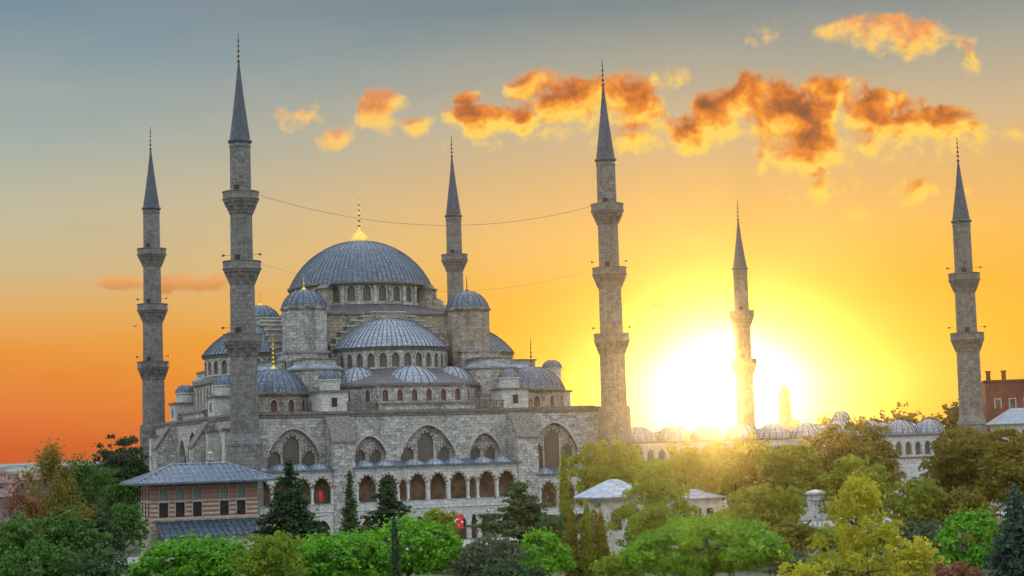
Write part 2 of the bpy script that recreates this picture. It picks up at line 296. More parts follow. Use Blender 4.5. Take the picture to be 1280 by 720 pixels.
# ------------------------------------------------------------------ helpers
class MB:
    def __init__(s): s.v = []; s.f = []; s.mi = []; s.sm = []
    def add(s, vs, fs, mi=0, smooth=False):
        o = len(s.v); s.v += [tuple(map(float, p)) for p in vs]
        for f in fs: s.f.append([o+i for i in f]); s.mi.append(mi); s.sm.append(smooth)
    def box(s, x0, x1, y0, y1, z0, z1, mi=0):
        s.add([(x0,y0,z0),(x1,y0,z0),(x1,y1,z0),(x0,y1,z0),(x0,y0,z1),(x1,y0,z1),(x1,y1,z1),(x0,y1,z1)],
              [(0,3,2,1),(4,5,6,7),(0,1,5,4),(1,2,6,5),(2,3,7,6),(3,0,4,7)], mi)
    def prism(s, poly, z0, z1, mi=0, cap=True, tops=None):
        n = len(poly); vs = [(x, y, z0) for x, y in poly]+[(x, y, z1) for x, y in (tops or poly)]
        fs = [(i, (i+1) % n, n+(i+1) % n, n+i) for i in range(n)]
        if cap: fs += [tuple(range(n, 2*n)), tuple(reversed(range(n)))]
        s.add(vs, fs, mi)
    def lathe(s, c, prof, n=24, a0=0., a1=2*PI, rf=None, mi=0, smooth=False, cap=True):
        full = abs(a1-a0-2*PI) < 1e-6; k = n if full else n+1; vs = []
        for j, (r, z) in enumerate(prof):
            for i in range(k):
                a = a0+(a1-a0)*i/n; rr = r*(rf(i, j) if rf else 1)
                vs.append((c[0]+rr*math.cos(a), c[1]+rr*math.sin(a), c[2]+z))
        fs = []
        for j in range(len(prof)-1):
            for i in range(n):
                i2 = (i+1) % k if full else i+1
                fs.append((j*k+i, j*k+i2, (j+1)*k+i2, (j+1)*k+i))
        if full and cap:
            fs.append(tuple(reversed(range(k)))); fs.append(tuple(range((len(prof)-1)*k, len(prof)*k)))
        s.add(vs, fs, mi, smooth)
    def tube(s, pts, rads, n=6, mi=0):
        pts = [Vector(p) for p in pts]; vs = []
        for i, p in enumerate(pts):
            d = (pts[min(i+1, len(pts)-1)]-pts[max(i-1, 0)]).normalized()
            a = d.orthogonal().normalized() if abs(d.z) > .99 else d.cross(Vector((0, 0, 1))).normalized()
            b_ = d.cross(a)
            for k in range(n):
                t = 2*PI*k/n; vs.append(p+(a*math.cos(t)+b_*math.sin(t))*rads[i])
        fs = [(i*n+k, i*n+(k+1) % n, (i+1)*n+(k+1) % n, (i+1)*n+k) for i in range(len(pts)-1) for k in range(n)]
        fs += [tuple(reversed(range(n))), tuple(range((len(pts)-1)*n, len(pts)*n))]
        s.add(vs, fs, mi, True)
    def panel(s, O, U, N, outer, holes, depth, mi=0):
        O, U, N = Vector(O), Vector(U), Vector(N); Z = Vector((0, 0, 1))
        P = lambda p, d=0: O+U*p[0]+Z*p[1]-N*d
        loops = [[Vector((p[0], p[1], 0)) for p in l] for l in [outer]+holes]
        tri = tessellate_polygon(loops); allp = [p for l in [outer]+holes for p in l]
        fs = []
        for t in tri:
            a, b_, c = (Vector(allp[i]).to_2d() if 0 else Vector((allp[i][0], allp[i][1])) for i in t)
            cr = (b_-a).x*(c-a).y-(b_-a).y*(c-a).x
            flip = (U.cross(Z)).dot(N) < 0
            if (cr < 0) != flip: t = t[::-1]
            fs.append(t)
        s.add([P(p) for p in allp], fs, mi)
        for h in holes:
            k = len(h); s.add([P(p) for p in h]+[P(p, depth) for p in h], [(i, i+k, (i+1) % k+k, (i+1) % k) for i in range(k)], mi)
    def build(s, name, mats, parent=None, loc=None):
        me = bpy.data.meshes.new(name); me.from_pydata(s.v, [], s.f)
        for q in (mats if isinstance(mats, (list, tuple)) else [mats]): me.materials.append(q)
        me.polygons.foreach_set('material_index', s.mi); me.polygons.foreach_set('use_smooth', s.sm); me.update()
        o = bpy.data.objects.new(name, me); COL.objects.link(o)
        if loc is not None: o.location = loc
        if parent: o.parent = parent
        return o
def empty(name, loc=(0, 0, 0), rz=0):
    o = bpy.data.objects.new(name, None); COL.objects.link(o); o.location = loc; o.rotation_euler.z = rz; o.empty_display_size = .5; return o
def tag(o, label=None, cat=None, group=None, kind=None):
    if label: o['label'] = label
    if cat: o['category'] = cat
    if group: o['group'] = group
    if kind: o['kind'] = kind
    return o
def copy_tree(o, parent=None, loc=None, rz=None):
    kids = list(o.children); c = o.copy(); COL.objects.link(c); c.parent = parent
    if loc is not None: c.location = loc
    if rz is not None: c.rotation_euler.z = rz
    for ch in kids: copy_tree(ch, c)
    return c
def arch(cx, sill, w, h, pw=1.8, n=6, rise=None):
    hw = w/2; rise = rise or hw*1.12; sp = sill+h-rise; pts = [(cx-hw, sill), (cx+hw, sill), (cx+hw, sp)]
    for i in range(1, 2*n):
        t = PI*i/(2*n); x = math.cos(t); pts.append((cx+hw*x, sp+rise*(1-abs(x)**pw)**(.62 if pw > 1.9 else .8)))
    pts.append((cx-hw, sp)); return pts
def window(parent, O, U, N, pts, depth, mt, frame=.14, proud=.05, name='window', fm=None):
    """an arched window: a lattice pane set back in its opening and a surround of arch stones"""
    O, U, N = Vector(O), Vector(U), Vector(N); Z = Vector((0, 0, 1)); k = len(pts); q = MB()
    P = lambda p, d: O+U*p[0]+Z*p[1]-N*d
    q.add([P(p, depth*.9) for p in pts], [tuple(range(k))] if (U.cross(Z)).dot(N) > 0 else [tuple(reversed(range(k)))], 0)
    if frame:
        cx = sum(p[0] for p in pts)/k; cz = sum(p[1] for p in pts)/k; outp = []
        lo = min(p[1] for p in pts); w = max(p[0] for p in pts)-cx; h = max(p[1] for p in pts)-lo
        for p in pts: outp.append((cx+(p[0]-cx)*(1+frame/w), p[1] if p[1] == lo else lo+(p[1]-lo)*(1+frame/h)))
        vs = [P(p, -proud) for p in pts]+[P(p, -proud) for p in outp]+[P(p, -.003) for p in outp]+[P(p, .05) for p in pts]
        fs = []
        for i in range(1, k):
            j = (i+1) % k; fs += [(i, j, j+k, i+k), (i+k, j+k, j+2*k, i+2*k), (i, i+3*k, j+3*k, j)]
        q.add(vs, fs, 1)
        if frame > .25:
            for i in range(len(q.f)-len(fs), len(q.f)):
                if ((i-len(q.f)+len(fs))//3) % 2: q.mi[i] = 2
    return q.build(name, [mt, fm or MS['winframe'], MS['archred']], parent)
def facet_drum(parent, c, R, n, z0, z1, a0, a1, ww, wh, sill, mt=None, win=None, depth=.35, name='drum', sel=None, pil=0., frame=.14):
    """a many-sided drum with one arched opening per facet, from angle a0 to a1"""
    q = MB(); st = (a1-a0)/n; wins = []; hw = R*math.tan(st/2)
    for i in range(n):
        a = a0+st*(i+.5); N = Vector((math.cos(a), math.sin(a), 0)); U = Vector((-math.sin(a), math.cos(a), 0))
        O = Vector((c[0], c[1], 0))+N*R; pts = arch(0, z0+sill, ww, wh)
        on = sel is None or sel(i, a)
        q.panel(O, U, N, [(-hw, z0), (hw, z0), (hw, z1), (-hw, z1)], [pts] if on else [], depth)
        if on: wins.append((O, U, N, pts))
        if pil:
            e = O+U*hw; d = Vector((math.cos(a+st/2), math.sin(a+st/2), 0)); t = Vector((-d.y, d.x, 0)); 
            vs = [e+d*pil+t*.28, e+d*pil-t*.28, e-d*.2-t*.28, e-d*.2+t*.28]
            q.prism([(p.x, p.y) for p in vs][::-1], z0, z1-.12)
    o = q.build(name, mt or MS['stone'], parent)
    for wv in wins: window(o, *wv, depth, win or MS['win'], frame)
    return o
def dome(parent, c, R, rise, ribs, name='dome', a0=0., a1=2*PI, mt=None, eave=.25, seam=.09, lip=True):
    """segment of a sphere in lead sheets with raised seams"""
    Rs = (R*R+rise*rise)/(2*rise) if rise < R else R; q = MB(); t0 = math.asin(min(1, R/Rs)); K = 10; prof = []
    for j in range(K+1):
        t = t0*(1-j/K); prof.append((max(Rs*math.sin(t), .02), Rs*math.cos(t)-(Rs-rise) if rise < R else rise*math.cos(t)))
    full = a1-a0 > 6.2; nn = ribs*2
    q.lathe(c, prof, nn, a0, a1, None, 0, True, cap=False)
    for i in range(ribs if full else ribs+1):
        a = a0+(a1-a0)*i/ribs; ca, sa = math.cos(a), math.sin(a); vs = []; fs = []; top = K-2 if i % 2 == 0 else K-5
        for j in range(top+1):
            r, z = prof[j]; hw = min(seam, r*.25)
            nr, nz = math.sin(t0*(1-j/K)), math.cos(t0*(1-j/K))
            for sgn, hgt in ((-1, -.01), (-.6, seam*1.3), (.6, seam*1.3), (1, -.01)):
                rr = r+nr*hgt; vs.append((c[0]+rr*ca-sa*sgn*hw, c[1]+rr*sa+ca*sgn*hw, c[2]+z+nz*hgt))
        for j in range(top):
            for k in range(3): fs.append((j*4+k, j*4+k+1, (j+1)*4+k+1, (j+1)*4+k))
        q.add(vs, fs, 1, False)
    if lip: q.lathe(c, [(R-.4, -.45), (R+eave*.6, -.40), (R+eave, -.18), (R+eave, 0.02), (R-.05, .1)], nn, a0, a1, None, 2, cap=False)
    return q.build(name, [mt or MS['lead'], MS['leadseam'], MS['darktrim']], parent)
def finial(parent, c, h, mt, bulb=0., name='finial', r=.28):
    q = MB(); z = 0.
    if bulb:
        prof = [(bulb, -.15), (bulb*1.04, .1), (bulb*.98, bulb*.3), (bulb*.72, bulb*.68), (bulb*.4, bulb*1.0), (bulb*.2, bulb*1.25), (bulb*.1, bulb*1.6)]
        q.lathe(c, prof, 40, rf=lambda i, j: 1+.05*(i % 2), smooth=False); z = bulb*1.5
    prof = [(.07, z)]; n = 5; rem = h-z-h*.14
    for k in range(n):
        b_ = r*(1-.13*k); zz = z+rem*(k+.5)/n; hh = rem/n*.30
        prof += [(.055, zz-hh*1.2), (b_*.7, zz-hh*.6), (b_, zz), (b_*.7, zz+hh*.6), (.055, zz+hh*1.2)]
    prof += [(.05, h*.95), (.12, h*.97), (.015, h)]
    q.lathe(c, prof, 12, smooth=True)
    return q.build(name, mt, parent)
def ringpts(c, R, n, off=0): return [(c[0]+R*math.cos(2*PI*(i+off)/n), c[1]+R*math.sin(2*PI*(i+off)/n)) for i in range(n)]

# ------------------------------------------------------------------ terrain
def gz(x, y):
    dx, dy = x-(-91), y-(-281); dist = math.hypot(dx, dy); a = math.degrees(math.atan2(dx, dy))
    z = -9.0*min(1, max(0, (dist-430)/300))
    far = max(0, (dist-1000)/450); z += min(1, far)**1.5*(22.0+2.5*math.sin(a*.9)+1.5*math.sin(a*2.3+1))
    return z
q = MB(); rings = [0, 60, 120, 180, 240, 300, 360, 430, 500, 580, 660, 730, 850, 1000, 1070, 1140, 1210, 1280, 1350, 1400, 1450]; NA = 96; vs = [(-91, -281, 0)]; fs = []; mi = []
for r in rings[1:]:
    for k in range(NA):
        a = 2*PI*k/NA; x, y = -91+r*math.sin(a), -281+r*math.cos(a); vs.append((x, y, gz(x, y)))
for k in range(NA): fs.append((0, 1+(k+1) % NA, 1+k))
for j in range(len(rings)-2):
    for k in range(NA):
        k2 = (k+1) % NA; fs.append((1+j*NA+k, 1+j*NA+k2, 1+(j+1)*NA+k2, 1+(j+1)*NA+k))
fs_in = fs[:NA*7]; fs_out = fs[NA*7:]
q.add(vs, fs_in, 0, True); q.f += fs_out; q.mi += [1]*len(fs_out); q.sm += [True]*len(fs_out)
tag(q.build('ground', [MS['ground'], MS['slope']]), kind='structure')
q = MB(); q.lathe((-91, -281, -7.2), [(560, 0), (800, 0), (1160, 0)], 64, cap=False)
tag(q.build('sea_water', MS['water']), kind='structure')
q = MB(); q.box(-64, 112, -58, -41, .0, .06); tag(q.build('forecourt_paving', MS['paving']), kind='structure')

# ------------------------------------------------------------------ the mosque
X0 = -0.8
mos = tag(empty('mosque', (X0, 0, 0)), 'great grey stone mosque with cascading blue lead domes between its minarets', 'mosque')
def rot(p, k):
    for _ in range(k): p = (p[1], -p[0])           # k quarter turns clockwise seen from above: NE(-y) -> SE(-x)
    return p
def frame_of(k):                                   # outward normal and along-wall axis for side k; k=0 is the near long side
    n_ = rot((0, -1), k); u_ = rot((1, 0), k); return Vector((*u_, 0)), Vector((*n_, 0))
# main drum and dome
facet_drum(mos, (0, 0), 12.0, 28, 39.1, 43.0, PI/28, 2*PI+PI/28, 1.35, 2.75, .55, win=MS['win'], name='main_drum', pil=.35, sel=lambda i, a: math.cos(a-math.radians(-113)) > -.35, frame=.2)
dm = dome(mos, (0, 0, 43.0), 12.7, 8.5, 88, 'main_dome', eave=.3, seam=.06)
finial(dm, (0, 0, 51.3), 8.6, MS['gold'], 1.75, r=.42)
for k, a in enumerate([PI/4+PI/2*i for i in range(4)]):       # drum buttresses on the diagonals
    q = MB(); d = Vector((math.cos(a), math.sin(a), 0)); t = Vector((-d.y, d.x, 0))
    def pp(r, w): return [(d*(r[0])-t*w), (d*r[1]-t*w), (d*r[1]+t*w), (d*r[0]+t*w)]
    b4 = pp((12.0, 14.4), .9); q.prism([(p.x, p.y) for p in b4], 37.6, 41.9)
    b5 = pp((11.9, 14.8), 1.15); tp = pp((11.9, 12.6), .8); q.prism([(p.x, p.y) for p in b5], 41.9, 43.0, 1, tops=[(p.x, p.y) for p in tp])
    b6 = pp((14.4, 17.2), .6); q.prism([(p.x, p.y) for p in b6], 37.6, 40.3, 0, tops=[(p.x, p.y) for p in pp((14.4, 15.2), .6)])
    q.build('drum_buttress', [MS['stone2'], MS['leaddark']], mos)
# main cube and its lead shoulder
q = MB(); q.box(-13.4, 13.4, -13.4, 13.4, 20, 37.2); q.build('central_block', MS['stone2'], mos)
q = MB(); q.box(-13.8, 13.8, -13.8, 13.8, 37.2, 37.5, 1)
ro = [(-13.7, -13.7), (13.7, -13.7), (13.7, 13.7), (-13.7, 13.7)]
oc = []
for i in range(32):
    a = 2*PI*i/32; r = 12.1; s_ = 13.75/max(abs(math.cos(a)), abs(math.sin(a))); oc.append((math.cos(a), math.sin(a), r, s_))
vs = [(c*s_, s2*s_, 37.5) for c, s2, r, s_ in oc]+[(c*r, s2*r, 39.2) for c, s2, r, s_ in oc]
q.add(vs, [(i, (i+1) % 32, 32+(i+1) % 32, 32+i) for i in range(32)], 0); q.build('shoulder_roof', [MS['leaddark'], MS['darktrim']], mos)
# weight turrets
for sx, sy in ((-1, -1), (1, -1), (-1, 1), (1, 1)):
    c = (sx*14.6, sy*14.5)
    q = MB(); q.lathe((*c, 0), [(3.75, 22), (3.75, 37.7), (4.05, 37.75), (4.1, 38.1), (3.8, 38.15)], 8, PI/8, 2*PI+PI/8)
    t = q.build('weight_turret', MS['stone'] if sx < 0 else MS['stone2'], mos)
    dome(t, (*c, 38.15), 3.75, 3.1, 20, 'turret_dome', seam=.07, eave=.15)
    finial(t, (*c, 41.1), 2.6, MS['gold'] if sx < 0 else MS['bronze'], .45, r=.16)
# the four half domes, their drums, stepped arches, apse blocks
for k in range(4):
    OFF = 14.5 if k % 2 == 0 else 18.3
    ZA = 24.5 if k % 2 == 0 else 26.3
    U, N = frame_of(k); vis = k in (0, 1)
    c3 = N*OFF; c = (c3.x, c3.y); na = math.atan2(N.y, N.x)
    # stepped arch wall
    q = MB(); steps = [(0, 37.4), (2.9, 37.4), (2.9, 36.7), (4.6, 36.7), (4.6, 35.9), (6.1, 35.9), (6.1, 35.0), (7.4, 35.0), (7.4, 34.0), (8.5, 34.0), (8.5, 32.9), (9.5, 32.9), (9.5, 31.8), (10.4, 31.8), (10.4, 20)]
    def wall_poly(st, o0, o1, mi=0, dz=0):
        P_ = [(x, z_+dz) for x, z_ in st]; P_ += [(-x, z_+dz) for x, z_ in reversed(st)][:-1] if False else [(-x, z_+dz) for x, z_ in reversed(st) if x > 0]
        n_ = len(P_); vs = [U*x+N*o0+Vector((0, 0, z_)) for x, z_ in P_]+[U*x+N*o1+Vector((0, 0, z_)) for x, z_ in P_]
        loop = [Vector((x, z_, 0)) for x, z_ in P_]; tri = tessellate_polygon([loop])
        fs = [tuple(i+n_ for i in t) for t in tri]+[tuple(t) for t in tri]+[(i, (i+1) % n_, (i+1) % n_+n_, i+n_) for i in range(n_)]
        q.add(vs, fs, mi)
    wall_poly(steps, 13.42, OFF+.9)
    for (xa, za), (xb, zb) in zip(steps, steps[1:]):                     # thin lead capping on every step, paled to paint in its lit outline
        if abs(za-zb) < 1e-6 and xb > xa:
            for sg in (-1, 1):
                p0 = U*(sg*xa)+N*13.42; p1 = U*(sg*(xb+.18))+N*(OFF+1.08)
                q.box(min(p0.x, p1.x), max(p0.x, p1.x), min(p0.y, p1.y), max(p0.y, p1.y), za+.004, za+.2, 1)
    q.build('stepped_arch_wall', [MS['stone2'], MS['pale']], mos)
    R = 10.2
    dr = facet_drum(mos, c, R-.5, 15, 27.2, 30.7, na-PI/2, na+PI/2, 1.25, 2.35, .55, name='half_dome_drum', sel=(None if vis else (lambda i, a: False)), win=MS['win'])
    q = MB(); q.lathe((*c, 30.7), [(R-.55, 0), (R-.1, .02), (R, .25), (R-.4, .32)], 30, na-PI/2, na+PI/2); q.build('cornice', MS['darktrim'], dr)
    dome(mos, (*c, 31.1), R, 5.4, 36, 'half_dome', na-PI/2, na+PI/2, mt=MS['leadpale'] if k == 0 else MS['lead'], eave=.15, seam=.07, lip=False)
    # apse block
    F = 30.6 if k % 2 == 0 else 28.6
    pl = [(-12.2, OFF), (-12.2, F-6), (-7.4, F), (7.4, F), (12.2, F-6), (12.2, OFF)]
    W3 = lambda p: U*p[0]+N*p[1]
    q = MB(); wins = []
    ap = [W3(p) for p in pl]
    for i in range(5):
        a, b_ = ap[i], ap[i+1]; L = (b_-a).length; uu = (b_-a).normalized(); nn = Vector((uu.y, -uu.x, 0))
        if nn.dot((a+b_)/2-Vector((c[0], c[1], 0))) < 0: nn = -nn
        cnt = {0: 2, 1: 2, 2: 6, 3: 2, 4: 2}[i] if vis else 0; hs = [arch(L*(j+.5)/cnt, ZA-2.6 if k % 2 == 0 else 21.6, .95, 1.9 if k % 2 == 0 else 4.0) for j in range(cnt)]
        q.panel(a, uu, nn, [(0, 20), (L, 20), (L, ZA), (0, ZA)], hs, .3)
        wins += [(a, uu, nn, h_) for h_ in hs]
    blk = q.build('apse_wall', MS['stone'], mos)
    for wv in wins: window(blk, *wv, .3, MS['winred'], .12)
    # sloping lead roof: from the block's edge up to the drum
    q = MB(); n_ = 24; lo, hi = [], []
    out = [W3((p[0]*1.035, p[1]+(.4 if p[1] > OFF else 0))) for p in pl]
    tot = sum((out[i+1]-out[i]).length for i in range(5))
    for i in range(n_+1):
        s_ = tot*i/n_; j = 0
        while j < 4 and s_ > (out[j+1]-out[j]).length: s_ -= (out[j+1]-out[j]).length; j += 1
        lo.append(out[j]+(out[j+1]-out[j]).normalized()*s_)
        a = na+PI/2-PI*i/n_ if (U.cross(Vector((0, 0, 1)))).dot(N) > 0 else na-PI/2+PI*i/n_
        hi.append(Vector((c[0]+(R-.45)*math.cos(a), c[1]+(R-.45)*math.sin(a), 0)))
    if (lo[0]-hi[0]).length > (lo[0]-hi[-1]).length: hi = hi[::-1]
    vs = [p+Vector((0, 0, ZA-.15)) for p in lo]+[p+Vector((0, 0, ZA+.25)) for p in lo]+[p+Vector((0, 0, 27.5)) for p in hi]
    m_ = n_+1
    q.add(vs, [(i, i+1, m_+i+1, m_+i) for i in range(n_)], 1); q.add(vs, [(m_+i, m_+i+1, 2*m_+i+1, 2*m_+i) for i in range(n_)], 0)
    q.build('apse_roof', [MS['leaddark'], MS['darktrim']], mos)
    for ex in ((0, F-4.9, 5.2), (-8.2, F-8.2, 4.2), (8.2, F-8.2, 4.2)):
        p = W3(ex[:2]); dome(mos, (p.x, p.y, ZA+.3), ex[2], 3.0 if k % 2 == 0 else 1.6, 24, 'exedra_dome', mt=MS['leadpale'], eave=.1, seam=.07, lip=False)
    # pier buttresses, stair turrets beside the apse
    for sg in (-1, 1):
        q = MB(); p = W3((sg*15.3, 22.5))
        a_, b_ = W3((sg*11.8, 12.5)), W3((sg*18.8, 18.6)); q.box(min(a_.x, b_.x), max(a_.x, b_.x), min(a_.y, b_.y), max(a_.y, b_.y), 20, 30.4)
        q.box(min(a_.x, b_.x)-.25, max(a_.x, b_.x)+.25, min(a_.y, b_.y)-.25, max(a_.y, b_.y)+.25, 30.4, 30.75, 1)
        q.lathe((p.x, p.y, 0), [(4.3, 20), (4.3, 27.2)], 24)
        q.lathe((p.x, p.y, 0), [(4.3, 27.2), (4.65, 27.25), (4.65, 27.55), (3.2, 28.3), (.1, 28.9)], 24, mi=1)
        a_, b_ = W3((sg*12.6, 19)), W3((sg*18.0, 25.6)); q.box(min(a_.x, b_.x), max(a_.x, b_.x), min(a_.y, b_.y), max(a_.y, b_.y), 20, 28.9)
        q.box(min(a_.x, b_.x)-.2, max(a_.x, b_.x)+.2, min(a_.y, b_.y)-.2, max(a_.y, b_.y)+.2, 28.9, 29.2, 2)
        q.lathe((p.x, p.y, 0), [(0.01, 20), (3.1, 20), (3.1, 25.6), (3.35, 25.7), (3.35, 25.95), (0.1, 26.8)], 20)
        q.build('pier_buttress', [MS['stone'], MS['leadpale'], MS['darktrim']], mos)
        tw = (k == 3 and W3((sg*15.3, 0)).y < 0); ex_ = 2.3 if tw else 0; p = W3((sg*14.8, 30.2)) if tw else W3((sg*15.3, 30.6 if k % 2 == 0 else 28.4)); q = MB()
        q.box(p.x-2.3, p.x+2.3, p.y-2.3, p.y+2.3, 19.9, 23.4); q.box(p.x-2.6, p.x+2.6, p.y-2.6, p.y+2.6, 23.4, 23.7, 1)
        q.lathe((p.x, p.y, 0), [(1.65, 23.7), (1.65, 25.2+ex_), (1.85, 25.25+ex_), (1.85, 25.45+ex_)], 8 if tw else 12)
        pf = p+N*2.3; hole = [(-.45, 21.1), (.45, 21.1), (.45, 22.5), (-.45, 22.5)]
        t = q.build('stair_turret', [MS['pale'], MS['darktrim']], mos)
        if vis: window(t, pf+N*.02, U, N, hole, 0, MS['dark'], .18, .06)
        dome(t, (p.x, p.y, 25.45+ex_), 1.8, 1.45, 14, 'stair_dome', seam=.05, eave=.08, lip=False)
# tall octagonal stair tower seen over the far end of the long wall
# corner domes
for sx, sy in ((-1, -1), (1, -1), (-1, 1), (1, 1)):
    c = (sx*22.4, sy*23.5)
    facet_drum(mos, c, 5.3, 12, 20, 23.3, 0, 2*PI, 1.05, 1.9, .6, name='corner_drum', win=MS['winred'], mt=MS['stone2'], sel=(None if sy < 0 or sx < 0 else (lambda i, a: False)))
    cd = dome(mos, (*c, 23.6), 5.6, 4.0, 30, 'corner_dome', seam=.07, eave=.15)
    finial(cd, (*c, 27.5), 4.9, MS['gold'] if sx < 0 else MS['bronze'], .5, r=.26)
# hall body: walls with deep blind arches holding windows
for k in range(4):
    U, N = frame_of(k); hw, dist = (30.4, 33.0) if k % 2 == 0 else (33.0, 30.4)
    O = N*dist; top = 20.0; dp = .9
    if k in (0, 1):
        niches = [(-22, 5.5, 8.2, 12.3), (-9.7, 5.5, 5.2, 10.9), (0, 5.5, 9.2, 12.4), (9.7, 5.5, 5.2, 10.9), (22, 5.5, 8.2, 12.3)]
        if k == 1: niches = [(-24, 3, 7.0, 15.0), (-8.6, 3, 5.6, 14.), (0, 3, 8.0, 15.2), (8.6, 3, 5.6, 14.), (24, 3, 7.0, 15.0)]
    else: niches = []
    q = MB(); hs = [arch(a, s_, w_, h_, 1.9, 10, w_*.52) for a, s_, w_, h_ in niches]
    q.panel(O, U, N, [(-hw, 0), (hw, 0), (hw, top), (-hw, top)], hs, dp)
    wl = q.build('hall_wall', MS['stone'], mos)
    for (a, s_, w_, h_), hp in zip(niches, hs):
        # back of the niche with its windows
        tz = s_+h_; lo = s_
        if w_ > 6.5: ws = [(0, tz-9.6, 2.3, 8.5), (-w_*.33, tz-9.6, 1.8, 6.2), (w_*.33, tz-9.6, 1.8, 6.2)]
        else: ws = [(-1.3, tz-8.0, 1.6, 5.9), (1.3, tz-8.0, 1.6, 5.9)]
        if k == 1: ws += [(x_, 5.0, 1.3, 4.6) for x_ in ((-w_*.25, w_*.25))]
        wp = [arch(x_, z_, a_, b_) for x_, z_, a_, b_ in ws]
        q = MB(); OO = O+U*a-N*dp; bx = [(-w_/2-.1, lo-.1), (w_/2+.1, lo-.1), (w_/2+.1, tz+.1), (-w_/2-.1, tz+.1)]
        q.panel(OO, U, N, bx, wp, .3); nb = q.build('blind_arch', MS['stone'] , mos)
        for w1 in wp: window(nb, OO, U, N, w1, .3, MS['win'], .32, .06)
        # raised moulding round the arch
        q = MB(); cz = lo; k_ = len(hp); hh = w_/2
        arc = hp[2:]; outp = [(a+(p[0]-a)*(1+.32/hh), p[1]+(.32 if abs(p[0]-a) < hh*.95 else 0)) for p in arc]
        vs = [O+U*p[0]+Vector((0, 0, p[1]))+N*.12 for p in arc]+[O+U*p[0]+Vector((0, 0, p[1]))+N*.12 for p in outp]+[O+U*p[0]+Vector((0, 0, p[1]))-N*.05 for p in outp]+[O+U*p[0]+Vector((0, 0, p[1]))-N*.05 for p in arc]
        n_ = len(arc); q.add(vs, [f_ for i in range(n_-1) for f_ in ((i, i+1, n_+i+1, n_+i), (n_+i, n_+i+1, 2*n_+i+1, 2*n_+i), (i+1, i, 3*n_+i, 3*n_+i+1))])
        q.build('arch_moulding', MS['winframe'], wl)
    # cornice, raised middle parapet
    q = MB()
    def bx(u0, u1, n0, n1, z0, z1, mi=0):
        a_, b_ = U*u0+N*n0, U*u1+N*n1; q.box(min(a_.x, b_.x), max(a_.x, b_.x), min(a_.y, b_.y), max(a_.y, b_.y), z0, z1, mi)
    bx(-hw-.3, hw+.3, dist-1.2, dist+.38, 20.0, 20.4); bx(-hw-.1, hw+.1, dist-1.2, dist+.2, 19.55, 19.998); q.build('cornice', MS['darktrim'], wl)
    q = MB(); bx(-8.1, 8.1, dist-2.4, dist-.002, 20.42, 21.3); bx(-8.3, 8.3, dist-2.5, dist+.22, 21.3, 21.6, 1); q.build('parapet', [MS['stone'], MS['darktrim']], wl)
    for sg in (-1, 1):
        q = MB()
        for j in range(9):
            u = sg*(8.7+j*.55); bx(u-.09, u+.09, dist-.3, dist-.1, 20.4, 21.6)
            bx(u-.22, u+.22, dist-.27, dist-.13, 20.95, 21.2)
        bx(min(sg*8.4, sg*13.4), max(sg*8.4, sg*13.4), dist-.34, dist-.06, 21.6, 21.75); q.build('railing', MS['darktrim'], wl)
    # buttresses with sloping tops
    if k in (0, 1):
        for sg in (-1, 1):
            u0, u1 = sg*15.3-1.75, sg*15.3+1.75; q = MB(); dd = 4.5 if k == 0 else 3.6
            pr = [(dist-.5, 0), (dist+dd, 0), (dist+dd, 15.6), (dist+dd*.35, 19.2), (dist-.5, 19.2)]
            vs = [U*u0+N*a_+Vector((0, 0, z_)) for a_, z_ in pr]+[U*u1+N*a_+Vector((0, 0, z_)) for a_, z_ in pr]
            q.add(vs, [(0, 1, 2, 3, 4), (9, 8, 7, 6, 5)]+[(i, i+5, (i+1) % 5+5, (i+1) % 5) for i in range(5)])
            pr = [(dist+dd+.2, 15.4), (dist+dd+.2, 15.75), (dist+dd*.35, 19.55), (dist+dd*.35-.1, 19.2)]
            vs = [U*(u0-.2)+N*a_+Vector((0, 0, z_)) for a_, z_ in pr]+[U*(u1+.2)+N*a_+Vector((0, 0, z_)) for a_, z_ in pr]
            q.add(vs, [(0, 1, 2, 3), (7, 6, 5, 4)]+[(i, i+4, (i+1) % 4+4, (i+1) % 4) for i in range(4)], 1)
            q.build('wall_buttress', [MS['stone'], MS['darktrim']], mos)
        if k == 1:
            for uu in (-29.5, -18.2, 18.2, 29.5):
                q = MB(); bx(uu-1.0, uu+1.0, dist-.3, dist+1.7, 0, 17.8); bx(uu-1.2, uu+1.2, dist-.3, dist+1.95, 17.8, 18.2, 1); q.build('wall_pilaster', [MS['pale'], MS['darktrim']], mos)
    # lead roof strip behind the cornice
    q = MB(); bx(-hw+.2, hw-.2, dist-4.0, dist-1.2, 20.0, 20.55)
    q.build('eaves_roof', MS['lead'], wl)
q = MB(); q.box(-29, 29, -31.5, 31.5, 19.2, 20.1); q.build('terrace_roof', MS['lead'], mos)
